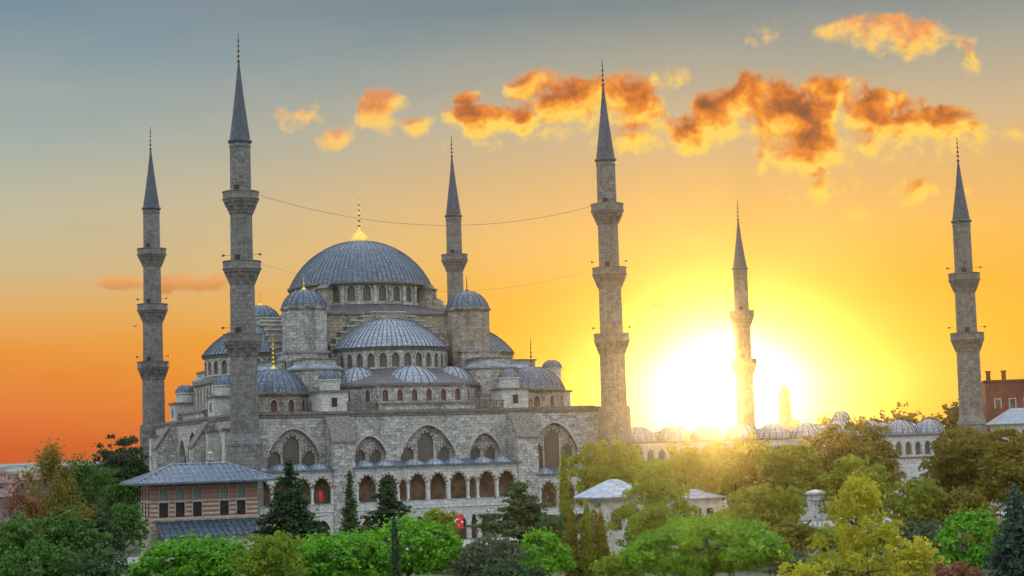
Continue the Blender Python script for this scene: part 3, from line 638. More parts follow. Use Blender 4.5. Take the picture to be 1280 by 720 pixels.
# arcaded side galleries on the near long side
def gallery(x0, x1, yb, yf, spans, zf, ztop, zcr, name='side_gallery', lower=True, roofdome=True):
    """x relative to the mosque; spans = (centre, opening width)"""
    g = MB(); N = Vector((0, -1, 0)); U = Vector((1, 0, 0)); O = Vector((0, yf, 0)); hs = []
    for cx, w_ in spans:
        hgt = zcr-zf if w_ > 2 else (zcr-zf)*.80
        hs.append(arch(cx, zf, w_, hgt, 1.9, 8, w_*.6))
    g.panel(O, U, N, [(x0, zf-.001), (x1, zf-.001), (x1, ztop), (x0, ztop)], hs, .5)
    g.box(x0, x1, yf-.25, yf+.6, zf-1.2, zf-.002)
    o = g.build(name, MS['pale'], mos)
    q = MB()
    for (cx, w_), h_ in zip(spans, hs):        # alternating arch stones
        arc = h_[3:-1]; nn_ = len(arc)
        for i in range(nn_-1):
            p0, p1 = arc[i], arc[i+1]; sc2 = 1+.3/(w_/2)
            P4 = [p0, p1, (cx+(p1[0]-cx)*sc2, p1[1]+.25), (cx+(p0[0]-cx)*sc2, p0[1]+.25)]
            vs = [O+U*p[0]+Vector((0, 0, p[1]))+N*.05 for p in P4]+[O+U*p[0]+Vector((0, 0, p[1]))-N*.02 for p in P4]
            q.add(vs, [(0, 1, 2, 3), (3, 2, 6, 7), (1, 0, 4, 5)], i % 2)
    q.build('arch_stones', [MS['winred'], MS['winframe']], o)
    ed = sorted([cx-w_/2 for cx, w_ in spans]+[cx+w_/2 for cx, w_ in spans])
    mids = [ed[0]-.2]+[(ed[i]+ed[i+1])/2 for i in range(1, len(ed)-1, 2)]+[ed[-1]+.2]
    for mx_ in mids:
        q = MB(); q.lathe((mx_, yf+.0, 0), [(.30, zf), (.30, zf+.2), (.20, zf+.35), (.18, zcr-2.3), (.30, zcr-1.9), (.33, zcr-1.75)], 10); q.build('column', MS['white'], o)
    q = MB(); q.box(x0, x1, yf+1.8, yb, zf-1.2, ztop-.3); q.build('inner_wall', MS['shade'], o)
    q = MB(); q.box(x0, x1, yf-.1, yf+1.9, zf-1.19, zf-.9); q.box(x0, x1, yf-.32, yf-.18, zf, zf+.12); q.build('floor_slab', MS['leadpale'], o)
    q = MB(); e = .5
    q.add([(x0-e, yf-.6, ztop), (x1+e, yf-.6, ztop), (x1+e, yf-.6, ztop+.18), (x0-e, yf-.6, ztop+.18), (x1+e, yb, ztop+.9), (x0-e, yb, ztop+.9), (x0-e, yb, ztop), (x1+e, yb, ztop)],
          [(0, 1, 2, 3), (3, 2, 4, 5), (0, 3, 5, 6), (1, 7, 4, 2), (0, 6, 7, 1)])
    rf = q.build('gallery_roof', MS['lead'], o)
    if roofdome:
        for cx, w_ in spans:
            if w_ > 2: dome(o, (cx, (yb+yf)/2-.5, ztop+.15), 1.75, 1.0, 12, 'roof_dome', seam=.04, lip=False, mt=MS['leadpale'])
    if lower:
        q = MB(); hs = [arch(cx, .0, 2.3 if w_ > 2 else 1., 3.8, 1.9, 8, 1.3) for cx, w_ in spans]
        q.panel(O+Vector((0, -.12, 0)), U, N, [(x0, -.5), (x1, -.5), (x1, zf-1.2), (x0, zf-1.2)], hs, .6)
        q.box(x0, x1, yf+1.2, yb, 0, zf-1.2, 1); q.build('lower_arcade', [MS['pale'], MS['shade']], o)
S = [(-11.6, 2.85), (-8.2, 2.85), (-5.8, 1.25), (-3.4, 2.75), (0, 2.75), (3.4, 2.75), (5.8, 1.25), (8.2, 2.85), (11.6, 2.85)]
gallery(-13.5, 13.5, -33.02, -37.2, S, 6.2, 11.5, 10.35)
gallery(-30.0, -17.1, -33.02, -37.2, [(-28.2, 2.8), (-25.0, 2.8), (-21.9, 2.8), (-18.8, 2.8)], 6.2, 11.3, 10.2)
gallery(17.1, 30.0, -33.02, -37.2, [(18.9, 2.8), (22.1, 2.8), (25.2, 2.8), (28.3, 2.8)], 4.2, 9.4, 8.3, lower=False)
# a tall octagonal stair tower rising beyond the right end
# ------------------------------------------------------------------ minarets
def balcony(parent, zt, rs, rb, zl=3.4):
    n = 32; q = MB(); hh = zl
    prof = [(rs*.98, zt-hh), (rs+.05, zt-hh+.05)]; st = 4
    for j in range(st):
        r = rs+(rb-rs)*((j+1)/st)**.8; z0 = zt-hh+(hh-1.25)*(j+.15)/st; z1 = zt-hh+(hh-1.25)*(j+1)/st
        prof += [(r-.18, z0), (r, z1)]
    k = len(prof)
    q.lathe((0, 0, 0), prof, n, rf=lambda i, j: 1-((.17 if j < 6 else .10) if (i//2 if j < 6 else i) % 2 and 1 < j < k-2 else 0), cap=False)
    q.lathe((0, 0, 0), [(rb-.05, zt-1.3), (rb+.12, zt-1.25), (rb+.12, zt-1.12), (rb-.02, zt-1.08), (rb-.02, zt-.16), (rb+.1, zt-.14), (rb+.1, zt), (rb-.2, zt), (rb-.2, zt-1.1), (rs, zt-1.1)], 16, PI/16, 2*PI+PI/16, cap=False)
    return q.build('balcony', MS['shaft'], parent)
def horn(parent, a, z, r):
    q = MB(); d = Vector((math.cos(a), math.sin(a), 0)); p = d*r+Vector((0, 0, z))
    q.tube([d*(r-.9)+Vector((0, 0, z)), p], [.025, .025], 5); q.tube([p, p+d*.2, p+d*.4], [.08, .12, .24], 10)
    return q.build('loudspeaker', MS['horn'], parent)
def minaret(loc, levels, cone, tip, base_top, label, fin, flip=0, low=20.0):
    t = tag(empty('minaret', loc), label, 'minaret', 'six pencil minarets of the mosque')
    bz = [z for z in levels]; rr = [1.56, 1.66, 1.86, 2.08] if len(bz) == 3 else [1.56, 1.78, 2.02]
    q = MB(); n = 16; zt = cone; fl = lambda i, j: 1-(.035 if i % 2 else 0)
    z_top = cone
    for i, b_ in enumerate(bz):
        q.lathe((0, 0, 0), [(rr[i]*1.03, b_-1.2), (rr[i], z_top)], 32, rf=fl, cap=False); z_top = b_-3.0
    q.lathe((0, 0, 0), [(rr[len(bz)]*1.04, base_top), (rr[len(bz)], z_top)], 32, rf=fl, cap=False)
    q.lathe((0, 0, 0), [(rr[0]+.02, cone-1.0), (rr[0]+.08, cone-.9), (rr[0]+.08, cone-.6), (rr[0]+.02, cone-.5)], 16, cap=False)
    rb = rr[len(bz)]
    q.lathe((0, 0, 0), [(rb*1.22, low), (rb*1.2, base_top-1.5), (rb*1.26, base_top-1.4), (rb*1.26, base_top-1.1), (rb*1.04, base_top+.3)], 12, cap=False)
    q.lathe((0, 0, 0), [(rb*1.3, 0), (rb*1.3, low-.6), (rb*1.22, low+.3)], 8, PI/8, 2*PI+PI/8, cap=False)
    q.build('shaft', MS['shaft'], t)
    rbs = [2.72, 2.85, 2.95] if len(bz) == 3 else [2.75, 2.95]
    for i, b_ in enumerate(bz): balcony(t, b_, rr[i+1], rbs[i], 3.5)
    q = MB(); ct = tip-4.6; L = ct-cone
    q.lathe((0, 0, 0), [(rr[0]+.05, cone-.25), (rr[0]+.28, cone-.15), (rr[0]+.28, cone+.12), (rr[0]+.02, cone+.3), (rr[0]*.80, cone+L*.22), (rr[0]*.42, cone+L*.6), (.13, ct)], 16, cap=False)
    q.build('spire', MS['spire'], t)
    finial(t, (0, 0, ct-.2), 4.7, MS['bronze'], 0, r=.30)
    for i, b_ in enumerate(bz[1:] if len(bz) == 3 else bz):
        for a in (-.55, -.3+PI/2*1, PI-.4):
            horn(t, a-.0, b_+1.0, rr[i+1]+.9)
    for b_ in bz:
        for a in (-2.2, .6):
            q = MB()
            i = bz.index(b_); d = Vector((math.cos(a), math.sin(a), 0)); s_ = Vector((-d.y, d.x, 0)); r0 = rr[i]*1.0
            q.panel(d*(r0+.04), s_, d, [(-.42, b_-1.0), (.42, b_-1.0), (.42, b_+.9), (-.42, b_+.9)], [], .1); q.build('balcony_door', MS['dark'], t)
    return t
LV = [53.9, 43.26, 32.27]
mA = minaret((-31, -35.6, 0), LV, 61.64, 78.5, 16.8, 'tallest looking minaret, three balconies, in front of the mosque by the pavilion roof', 0, low=15.5)
mB = minaret((-31, 35.6, 0), LV, 61.64, 77.6, 19, 'dark minaret with three balconies standing clear at the far left edge of the mosque', 0)
mC = minaret((31, -35.6, 0), LV, 61.3, 78.5, 17, 'pale three balcony minaret at the right end of the long arcaded wall', 0)
mD = minaret((31, 35.6, 0), LV, 61.9, 78.8, 19, 'minaret rising directly behind the right turret of the main dome', 0)
LE = [42.9, 32.14]
mE = minaret((100.7, -38.9, 0), LE, 52.36, 67.9, 17, 'reddish brown two balcony minaret beside the red brick building', 0, low=15)
mF = minaret((100.7, 38.9, 0), LE, 52.36, 67.9, 17, 'faint sunlit two balcony minaret rising out of the sun glow', 0, low=15)
# strings hung between the two near minarets
def cable(p0, p1, sag, label, r):
    q = MB(); n = 40; pts = []
    for i in range(n+1):
        t = i/n; pts.append(Vector(p0).lerp(Vector(p1), t)-Vector((0, 0, sag*4*t*(1-t))))
    q.tube(pts, [r]*(n+1), 5); return tag(q.build('hanging_cable', MS['cable']), label, 'cable', 'cables strung between the near minarets')
cable((-28.4, -35.6, 53.6), (28.6, -35.6, 53.6), 4.0, 'thin sagging cable strung between the top balconies of two minarets', .03)
cable((-28.3, -35.6, 43.0), (28.4, -35.6, 43.0), 4.0, 'fainter lower cable strung between the middle balconies of two minarets', .016)

# ------------------------------------------------------------------ courtyard
cy = tag(empty('courtyard_arcade', (66, 0, 0)), 'long low walled courtyard roofed by a row of small pale domes', 'courtyard')
q = MB(); wins = []
xs0, xs1 = -33, 33; O = Vector((0, -36.5, 0)); U = Vector((1, 0, 0)); N = Vector((0, -1, 0)); hs = [arch(-31+i*2.06, 10.6, 1.3, 2.4) for i in range(31)]
q.panel(O, U, N, [(xs0, 0), (xs1, 0), (xs1, 13.9), (xs0, 13.9)], hs, .5); q.box(xs0, xs1, -36.0, -30.5, 0, 14.0)
q.box(xs0, xs1, 30.5, 36.5, 0, 14.0); q.box(xs1-5.5, xs1, -30.5, 30.5, 0, 14.0)
q.box(xs0-.2, xs1+.2, -36.85, -30.4, 14.0, 14.3, 1); q.box(xs0-.2, xs1+.2, -36.75, -36.48, 10.0, 10.3, 1)
cw = q.build('courtyard_wall', [MS['pale'], MS['darktrim']], cy)
for h_ in hs[::1]: window(cw, O, U, N, h_, .5, MS['win'], .12)
for i in range(10): dome(cy, (xs0+3.4+i*6.55, -33.6, 14.3), 2.95, 2.6, 16, 'arcade_dome', mt=MS['leadpale'], seam=.06, eave=.1, lip=False)
for i in range(10): dome(cy, (xs0+3.4+i*6.55, 33.6, 14.0), 2.95, 2.6, 16, 'arcade_dome', mt=MS['leadpale'], seam=.06, eave=.1, lip=False)
for i in range(8): dome(cy, (xs1-3, -26+i*7.4, 14.0), 2.95, 2.6, 16, 'arcade_dome', mt=MS['leadpale'], seam=.06, eave=.1, lip=False)
q = MB(); q.box(xs1-3, xs1+2.5, -3.5, 3.5, 0, 16.5); q.build('gateway', MS['pale'], cy)
dome(cy, (xs1, 0, 16.5), 2.0, 1.9, 18, 'gateway_dome', mt=MS['leadpale'])

# ------------------------------------------------------------------ pavilion in front of the corner minaret
pv = tag(empty('pavilion', (-38.5, -46.5, 0)), 'striped red brick pavilion with a shallow grey lead hipped roof', 'building')
wx0, wx1, wy0, wy1 = -9.4, 5.7, -3.5, 3.5; N = Vector((0, -1, 0)); U = Vector((1, 0, 0)); O = Vector((0, wy0, 0))
cxs = [-7.6, -5.3, -2.9, .9, 3.3]
q = MB(); hs = [[(c-.62, 5.75), (c+.62, 5.75), (c+.62, 7.75), (c-.62, 7.75)] for c in cxs]; hu = [arch(c, 8.15, 1.15, 1.75, 2.0, 5, .58) for c in cxs]
q.panel(O, U, N, [(wx0, 5.3), (wx1, 5.3), (wx1, 10.4), (wx0, 10.4)], hs+hu, .3)
NL = Vector((-1, 0, 0)); UL = Vector((0, -1, 0)); OL = Vector((wx0, 0, 0)); cl = [-2.3, 0, 2.3]
hs2 = [[(c-.55, 5.75), (c+.55, 5.75), (c+.55, 7.75), (c-.55, 7.75)] for c in cl]; hu2 = [arch(c, 8.15, 1.0, 1.75, 2.0, 5, .5) for c in cl]
q.panel(OL, UL, NL, [(wy0, 5.3), (wy1, 5.3), (wy1, 10.4), (wy0, 10.4)], hs2+hu2, .3)
q.box(wx1-.3, wx1, wy0+.002, wy1, 5.3, 10.39); q.box(wx0+.4, wx1-.4, wy1-.3, wy1, 5.3, 10.39); q.box(wx0+.4, wx1-.4, wy0+.4, wy1-.3, 5.3, 5.6)
bw = q.build('brick_wall', MS['stripe'], pv)
for h_ in hs: window(bw, O, U, N, h_, .3, MS['dark'], .12, .04)
for h_ in hu: window(bw, O, U, N, h_, .3, MS['green'], .08, .03)
for h_ in hs2: window(bw, OL, UL, NL, h_, .3, MS['dark'], .12, .04)
for h_ in hu2: window(bw, OL, UL, NL, h_, .3, MS['green'], .08, .03)
q = MB(); q.box(wx0-.05, wx1+.05, wy0-.05, wy1+.05, 0, 5.2); q.box(wx0-.2, wx1+.2, wy0-.2, wy1+.2, 5.2, 5.45)
q.build('stone_base', MS['stone2'], pv)
q = MB(); e = 2.6; z0, z1 = 10.55, 13.0; a = [(wx0-e, wy0-e), (wx1+e, wy0-e), (wx1+e, wy1+e), (wx0-e, wy1+e)]; rg = [(wx0+3.6, 0), (wx1-3.6, 0)]
vs = [(*p, z0) for p in a]+[(*p, z0-.22) for p in a]+[(rg[0][0], 0, z1), (rg[1][0], 0, z1)]
q.add(vs, [(0, 1, 9, 8), (1, 2, 9), (2, 3, 8, 9), (3, 0, 8), (4, 5, 1, 0), (5, 6, 2, 1), (6, 7, 3, 2), (7, 4, 0, 3), (7, 6, 5, 4)], 0)
def on_roof(x, side):       # seam from eave to ridge on the long sides
    if x < rg[0][0]: t = (x-a[0][0])/(rg[0][0]-a[0][0])
    elif x > rg[1][0]: t = (a[1][0]-x)/(a[1][0]-rg[1][0])
    else: t = 1
    y0 = a[0][1] if side < 0 else a[2][1]
    return (x, y0, z0), (x, y0*(1-t), z0+(z1-z0)*t)
x = a[0][0]+.5
while x < a[1][0]:
    for sd_ in (-1, 1):
        p, r_ = on_roof(x, sd_); vs = [(p[0]-.05, p[1], p[2]-.03), (p[0]+.05, p[1], p[2]-.03), (r_[0]+.05, r_[1], r_[2]-.03), (r_[0]-.05, r_[1], r_[2]-.03)]; vs += [(v_[0], v_[1], v_[2]+.13) for v_ in vs]
        q.add(vs, [(4, 5, 6, 7), (0, 1, 5, 4), (1, 2, 6, 5), (3, 0, 4, 7), (2, 3, 7, 6)], 1)
    x += .82
y = a[0][1]+.5
while y < a[2][1]:
    t = (y-a[0][1])/(0-a[0][1]) if y < 0 else (a[2][1]-y)/a[2][1]
    for xe, xr in ((a[0][0], rg[0][0]), (a[1][0], rg[1][0])):
        xt = xe+(xr-xe)*t; zt = z0+(z1-z0)*t; q.add([(xe, y-.05, z0+.1), (xe, y+.05, z0+.1), (xt, y+.05, zt+.1), (xt, y-.05, zt+.1)], [(0, 1, 2, 3)], 1)
    y += .82
q.tube([(a[0][0], a[0][1], z0+.05), (rg[0][0], 0, z1+.05), (rg[1][0], 0, z1+.05), (a[1][0], a[1][1], z0+.05)], [.12]*4, 6, 1)
rf = q.build('roof', [MS['lead'], MS['leadpale']], pv)
q = MB(); q.box(-.4, .4, .4, 1.2, 12.2, 13.4); q.box(-.6, .6, .2, 1.4, 13.4, 13.6); q.box(-.35, .35, .45, 1.15, 13.6, 14.3); q.lathe((0, .8, 14.3), [(.5, 0), (.5, .1), (.02, .6)], 10); q.build('chimney', MS['trim'], rf)
# lean-to along its foot
q = MB(); q.box(wx0+1.8, wx1-1, wy0-4.0, wy0-.1, 0, 3.1); q.build('lean_to_wall', MS['pale'], pv)
q = MB(); lx0, lx1 = wx0+.6, wx1+.2; q.add([(lx0, wy0-4.9, 3.3), (lx1, wy0-4.9, 3.3), (lx1, wy0-.06, 5.1), (lx0+.2, wy0-.06, 5.1), (lx0, wy0-4.9, 3.1), (lx1, wy0-4.9, 3.1), (lx1, wy0-.06, 4.9), (lx0+.2, wy0-.06, 4.9)], [(0, 1, 2, 3), (4, 5, 1, 0), (5, 6, 2, 1), (7, 4, 0, 3), (4, 7, 6, 5)])
x = lx0+.5
while x < lx1:
    q.add([(x-.05, wy0-4.9, 3.42), (x+.05, wy0-4.9, 3.42), (x+.05, wy0-.06, 5.22), (x-.05, wy0-.06, 5.22), (x-.05, wy0-4.9, 3.3), (x+.05, wy0-4.9, 3.3), (x+.05, wy0-.06, 5.1), (x-.05, wy0-.06, 5.1)], [(0, 1, 2, 3), (4, 5, 1, 0), (5, 6, 2, 1), (7, 4, 0, 3)], 1); x += .9
q.build('lean_to_roof', [MS['lead'], MS['leadseam']], pv)

# ------------------------------------------------------------------ flags
def flag(p, w, h, label, rz=0., plain=False):
    t = tag(empty('flag', p, rz), label, 'flag')
    q = MB(); nx, nz = 10, 6; vs = [(w*i/nx, .12*math.sin(i*.9)*(i/nx+.2), -h*j/nz-.10*math.sin(i*.5)*i/nx) for j in range(nz+1) for i in range(nx+1)]
    q.add(vs, [(j*(nx+1)+i, j*(nx+1)+i+1, (j+1)*(nx+1)+i+1, (j+1)*(nx+1)+i) for j in range(nz) for i in range(nx)], 0, True)
    cl = q.build('cloth', MS['flagred'], t)
    q = MB(); R_ = h*.25; cx, cz = w*.36, -h*.52; pts = []
    for i in range(25): a = .55+(2*PI-1.1)*i/24; pts.append((cx+R_*math.cos(a), cz+R_*math.sin(a)))
    ins = []
    for i in range(25): a = .75+(2*PI-1.5)*i/24; ins.append((cx+R_*.24+R_*.8*math.cos(a), cz+R_*.8*math.sin(a)))
    for sd_ in (-.22, .22):
        vs = [(p_[0], sd_, p_[1]) for p_ in pts]+[(p_[0], sd_, p_[1]) for p_ in ins]; q.add(vs, [(i, i+1, 26+i, 25+i) for i in range(24)])
        st = []; sx, sz, sr = cx+R_*1.45, cz, R_*.5
        for i in range(10): a = PI+PI/5*i; r_ = sr if i % 2 == 0 else sr*.4; st.append((sx+r_*math.cos(a), sd_, sz+r_*math.sin(a)))
        q.add([(sx, sd_, sz)]+st, [(0, 1+i, 1+(i+1) % 10) for i in range(10)])
    if not plain: q.build('crescent_and_star', MS['flagwhite'], cl)
    q = MB(); q.tube([(0, 0, -h-1.2), (0, 0, .3)], [.05, .04], 6); q.build('pole', MS['horn'], t); return t
MS['flagred'] = simple('red_cloth', (.62, .02, .03), .7, 0, 2, .2); MS['flagwhite'] = simple('white_cloth', (.8, .8, .8), .7, 0, 2, .1)
flag((.0, -41.2, 3.9), 1.7, 2.1, 'red flag with white crescent and star before the lower arcade')
flag((-20.4, -38.1, 8.3), .55, 1.5, 'small plain red cloth hanging in the gallery arch beside the dark conifer', plain=True)

# ------------------------------------------------------------------ low buildings right of the mosque
x, y, zt = spot(768, 640, 215); kk = tag(empty('kiosk', (x, y, 0), -.40), 'white walled kiosk with faceted pale roof behind the lime green tree', 'kiosk')
q = MB(); q.lathe((0, 0, 0), [(4.2, 0), (4.2, 7.2)], 8, PI/8, 2*PI+PI/8); kw = q.build('wall', MS['white'], kk)
for i in range(8):
    a = 2*PI*i/8; d = Vector((math.cos(a), math.sin(a), 0)); s_ = Vector((-d.y, d.x, 0)); window(kw, d*(4.2*math.cos(PI/8)+.02), s_, d, arch(0, 3.2, 1.3, 2.6), 0, MS['winred'], .15)
q = MB(); q.lathe((0, 0, 0), [(5.4, 7.15), (5.5, 7.4), (1.0, 9.4), (.1, 9.6)], 8, PI/8, 2*PI+PI/8); q.build('roof', MS['roofwhite'], kk)
x, y, zt = spot(868, 640, 225); hb = tag(empty('garden_house', (x, y, 0), -.35), 'low white house with flat pyramid roof right of the lime green tree', 'house')
q = MB(); q.box(-3.2, 3.2, -3, 3, 0, 6.6); hw_ = q.build('wall', MS['white'], hb)
for xx in (-1.6, 0, 1.6): window(hw_, (xx, -3.02, 0), (1, 0, 0), (0, -1, 0), [(-.4, 3.5), (.4, 3.5), (.4, 5.2), (-.4, 5.2)], 0, MS['dark'], .12)
q = MB(); q.prism([(-4, -3.8), (4, -3.8), (4, 3.8), (-4, 3.8)], 6.6, 7.7, tops=[(-.3, -.2), (.3, -.2), (.3, .2), (-.3, .2)]); q.build('roof', MS['roofwhite'], hb)
x, y, zt = spot(1021, 640, 205); ft = tag(empty('columned_shelter', (x, y, 0), -.5), 'small stone shelter on slim columns among olive coloured trees', 'shelter'); ft.scale = (.52, .52, 1)
q = MB(); q.box(-2.2, 2.2, -2.2, 2.2, 0, 3.2); q.build('plinth', MS['pale'], ft)
for xx, yy in ((-1, -1), (1, -1), (1, 1), (-1, 1), (0, -1.4), (0, 1.4)):
    q = MB(); q.lathe((xx, yy, 3.2), [(.26, 0), (.26, .2), (.17, .3), (.15, 3.0), (.28, 3.3)], 10); q.build('column', MS['white'], ft)
q = MB(); q.lathe((0, 0, 6.5), [(1.8, 0), (2.1, .1), (2.1, .7), (2.5, .8), (2.5, 1.0), (1.9, 1.15), (.1, 1.35)], 12); q.build('canopy', MS['pale'], ft)
# red brick building at the right edge
x, y, zt = spot(1300, 500, 400); rb = tag(empty('brick_building', (x, y, 0), -.55), 'tall dark red brick building with rooftop chimneys at the right edge', 'building')
MS['redbrick'] = stone('red_brick', (.20, .045, .03), (.13, .035, .025), (.08, .035, .03), .6, .25, stain=(.09, .035, .03), warm=(.30, .10, .06))
tp = spot(1262, 478, 400)[2]
q = MB(); hs = [[(-11+i*3.2, tp-6-j*4.4), (-9.9+i*3.2, tp-6-j*4.4), (-9.9+i*3.2, tp-4-j*4.4), (-11+i*3.2, tp-4-j*4.4)] for i in range(7) for j in range(3)]
q.panel((0, -8, 0), (1, 0, 0), (0, -1, 0), [(-13, 0), (13, 0), (13, tp), (-13, tp)], hs, .4); q.box(-13, 13, -7.5, 8, 0, tp-.1); q.box(-13.2, 13.2, -8.3, 8.2, tp, tp+.4)
w_ = q.build('wall', MS['redbrick'], rb)
for h_ in hs: window(w_, (0, -8, 0), (1, 0, 0), (0, -1, 0), h_, .4, MS['win'], .25, .06)
for xx in (-12.2, -8.8, -3.5, 2.5, 7):
    q = MB(); q.box(xx-.45, xx+.45, -7.8, -6.8, tp+.4, tp+2.2); q.box(xx-.6, xx+.6, -7.95, -6.65, tp+2.2, tp+2.5); q.build('chimney', MS['redbrick'], rb)
x, y, zt = spot(1290, 510, 330); wb = tag(empty('white_house', (x, y, 0), -.5), 'white walled house with pale grey roof below the red brick building', 'house')
tp = spot(1270, 518, 330)[2]
q = MB(); q.box(-7, 7, -5, 5, 0, tp-1.8); w_ = q.build('wall', MS['white'], wb)
for xx in (-5, -2.5, 0, 2.5, 5): window(w_, (xx, -5.02, 0), (1, 0, 0), (0, -1, 0), [(-.5, tp-5), (.5, tp-5), (.5, tp-3), (-.5, tp-3)], 0, MS['dark'], .15)
q = MB(); q.prism([(-8, -6), (8, -6), (8, 6), (-8, 6)], tp-1.8, tp+1.2, tops=[(-4, -.2), (4, -.2), (4, .2), (-4, .2)]); q.build('roof', MS['leadpale'], wb)
# obelisk in the haze and the little dome beyond the courtyard
x, y, zt = spot(980, 478, 420); ob = tag(empty('obelisk', (x, y, 0), .2), 'slim stone obelisk fading in the sun glow beyond the courtyard', 'obelisk')
q = MB(); q.box(-2.2, 2.2, -2.2, 2.2, 0, 3.5); q.build('pedestal', MS['trim'], ob)
q = MB(); q.prism([(-1.5, -1.5), (1.5, -1.5), (1.5, 1.5), (-1.5, 1.5)], 3.5, zt-2.2, tops=[(-.95, -.95), (.95, -.95), (.95, .95), (-.95, .95)]); q.prism([(-.95, -.95), (.95, -.95), (.95, .95), (-.95, .95)], zt-2.2, zt, tops=[(-.02, -.02), (.02, -.02), (.02, .02), (-.02, .02)]); q.build('shaft', MS['shaft'], ob)
x, y, zt = spot(1051, 513, 430); fd = tag(empty('domed_fountain_house', (x, y, 0)), 'little round domed building just beyond the courtyard domes', 'building')
q = MB(); q.lathe((0, 0, 0), [(2.2, 0), (2.2, zt-2.4), (2.4, zt-2.3), (2.4, zt-2)], 12); q.build('wall', MS['pale'], fd); dome(fd, (0, 0, zt-2), 2.2, 1.9, 16, 'dome', mt=MS['leadpale'])
# gull
x, y, z = spot(168, 408, 235); gu = tag(empty('seagull', (x, y, z)), 'gull gliding beside the far left minaret', 'bird')
q = MB(); q.tube([(-.35, 0, 0), (-.2, 0, .03), (.05, 0, .04), (.3, 0, .02), (.42, 0, 0)], [.02, .08, .11, .07, .02], 8)
for s_ in (-1, 1):
    q.add([(-.12, 0, .05), (.12, 0, .05), (.02, s_*.55, .22), (-.18, s_*.55, .2), (-.3, s_*1.15, .08), (-.12, 0, .03), (.12, 0, .03), (.02, s_*.55, .2), (-.18, s_*.55, .18)], [(0, 1, 2, 3), (3, 2, 4), (5, 6, 7, 8), (8, 7, 4)])
q.build('body', MS['trim'], gu); gu.rotation_euler.z = .9

# ------------------------------------------------------------------ far town on the left
rng = random.Random(5)
hp = {}
for j, (w_, d_, h_, rm) in enumerate([(9, 8, 6, 0), (12, 9, 8, 1), (8, 8, 10, 0)]):
    t = tag(empty('town_house', (0, 0, 0)), 'small hazy town house low on the far shore left of the pavilion', 'house', 'town houses far behind the left trees')
    q = MB(); hs = [[(-w_/2+1+i*2.2, 1.5+k*3), (-w_/2+2+i*2.2, 1.5+k*3), (-w_/2+2+i*2.2, 3+k*3), (-w_/2+1+i*2.2, 3+k*3)] for i in range(int((w_-1)/2.2)) for k in range(int(h_/3))]
    q.panel((0, -d_/2, 0), (1, 0, 0), (0, -1, 0), [(-w_/2, -4), (w_/2, -4), (w_/2, h_), (-w_/2, h_)], hs, .3); q.box(-w_/2, w_/2, -d_/2+.3, d_/2, -4, h_)
    w1 = q.build('wall', MS.setdefault('townwall', simple('grey_pink_render', (.20, .17, .165), .9, 0, .05, .8)), t)
    for h2 in hs: q = MB(); q.add([(p[0], -d_/2+.28, p[1]) for p in h2], [(0, 1, 2, 3)]); q.build('window', MS['dark'], w1)
    q = MB(); q.prism([(-w_/2-.5, -d_/2-.5), (w_/2+.5, -d_/2-.5), (w_/2+.5, d_/2+.5), (-w_/2-.5, d_/2+.5)], h_, h_+2.2, tops=[(-w_/4, -.1), (w_/4, -.1), (w_/4, .1), (-w_/4, .1)])
    q.build('roof', MS['roofred'] if 'roofred' in MS else MS.setdefault('roofred', simple('red_tiles', (.17, .085, .07), .85, 0, .5, .6)), t)
    hp[j] = t
k = 0
for i in range(46):
    px = rng.uniform(-20, 175); D = rng.uniform(430, 560) if i < 22 else rng.uniform(1080, 1230)
    x, y, _ = spot(px, 577, D); src = hp[i % 3]; z = gz(x, y)
    o = src if i < 3 else copy_tree(src); o.location = (x, y, z); o.rotation_euler.z = rng.uniform(-1.2, .4)

# ------------------------------------------------------------------ trees
def leafmesh(name, P_, Nn, size, mt, aspect=1.6, upbias=0., seed=0):
    g = np.random.default_rng(seed); n = len(P_); S_ = size*g.uniform(.6, 1.35, n)[:, None]
    R_ = g.normal(size=(n, 3)); R_[:, 2] += upbias
    Nn = Nn/np.linalg.norm(Nn, axis=1, keepdims=True)
    A = np.cross(Nn, R_); A /= np.linalg.norm(A, axis=1, keepdims=True)+1e-9
    if upbias > 1: A, B = np.cross(Nn, A), A
    else: B = np.cross(Nn, A)
    a = A*S_*.5*aspect; b_ = B*S_*.5
    V = np.stack([P_-a, P_-b_, P_+a, P_+b_], 1).reshape(-1, 3)
    me = bpy.data.meshes.new(name); me.vertices.add(4*n); me.loops.add(4*n); me.polygons.add(n)
    me.vertices.foreach_set('co', V.ravel()); me.loops.foreach_set('vertex_index', np.arange(4*n)); me.polygons.foreach_set('loop_start', np.arange(n)*4)
    me.materials.append(mt); me.update(calc_edges=True); me.validate(); return me
def blobs_to_leaves(bl, dens, g, shell=.5, jit=1.1):
    Ps, Ns = [], []
    for (c, r) in bl:
        c = np.array(c); r = np.array(r) if np.ndim(r) else np.array([r, r, r]); area = 4*PI*float((r[0]*r[1]+r[0]*r[2]+r[1]*r[2])/3)
        n = max(6, int(area*dens)); u = g.normal(size=(n, 3)); u /= np.linalg.norm(u, axis=1, keepdims=True)
        u[:, 2] = np.where(u[:, 2] < -.35, -u[:, 2], u[:, 2])
        k = shell+(1.08-shell)*g.random(n)**.6; Ps.append(c+u*r*k[:, None]); Ns.append(u/r+g.normal(size=(n, 3))*jit*.5/r.mean())
    P_, N_ = np.concatenate(Ps), np.concatenate(Ns); i = g.random(len(P_)) < .16; P_[i] += g.normal(size=(i.sum(), 3))*.38
    return P_, N_
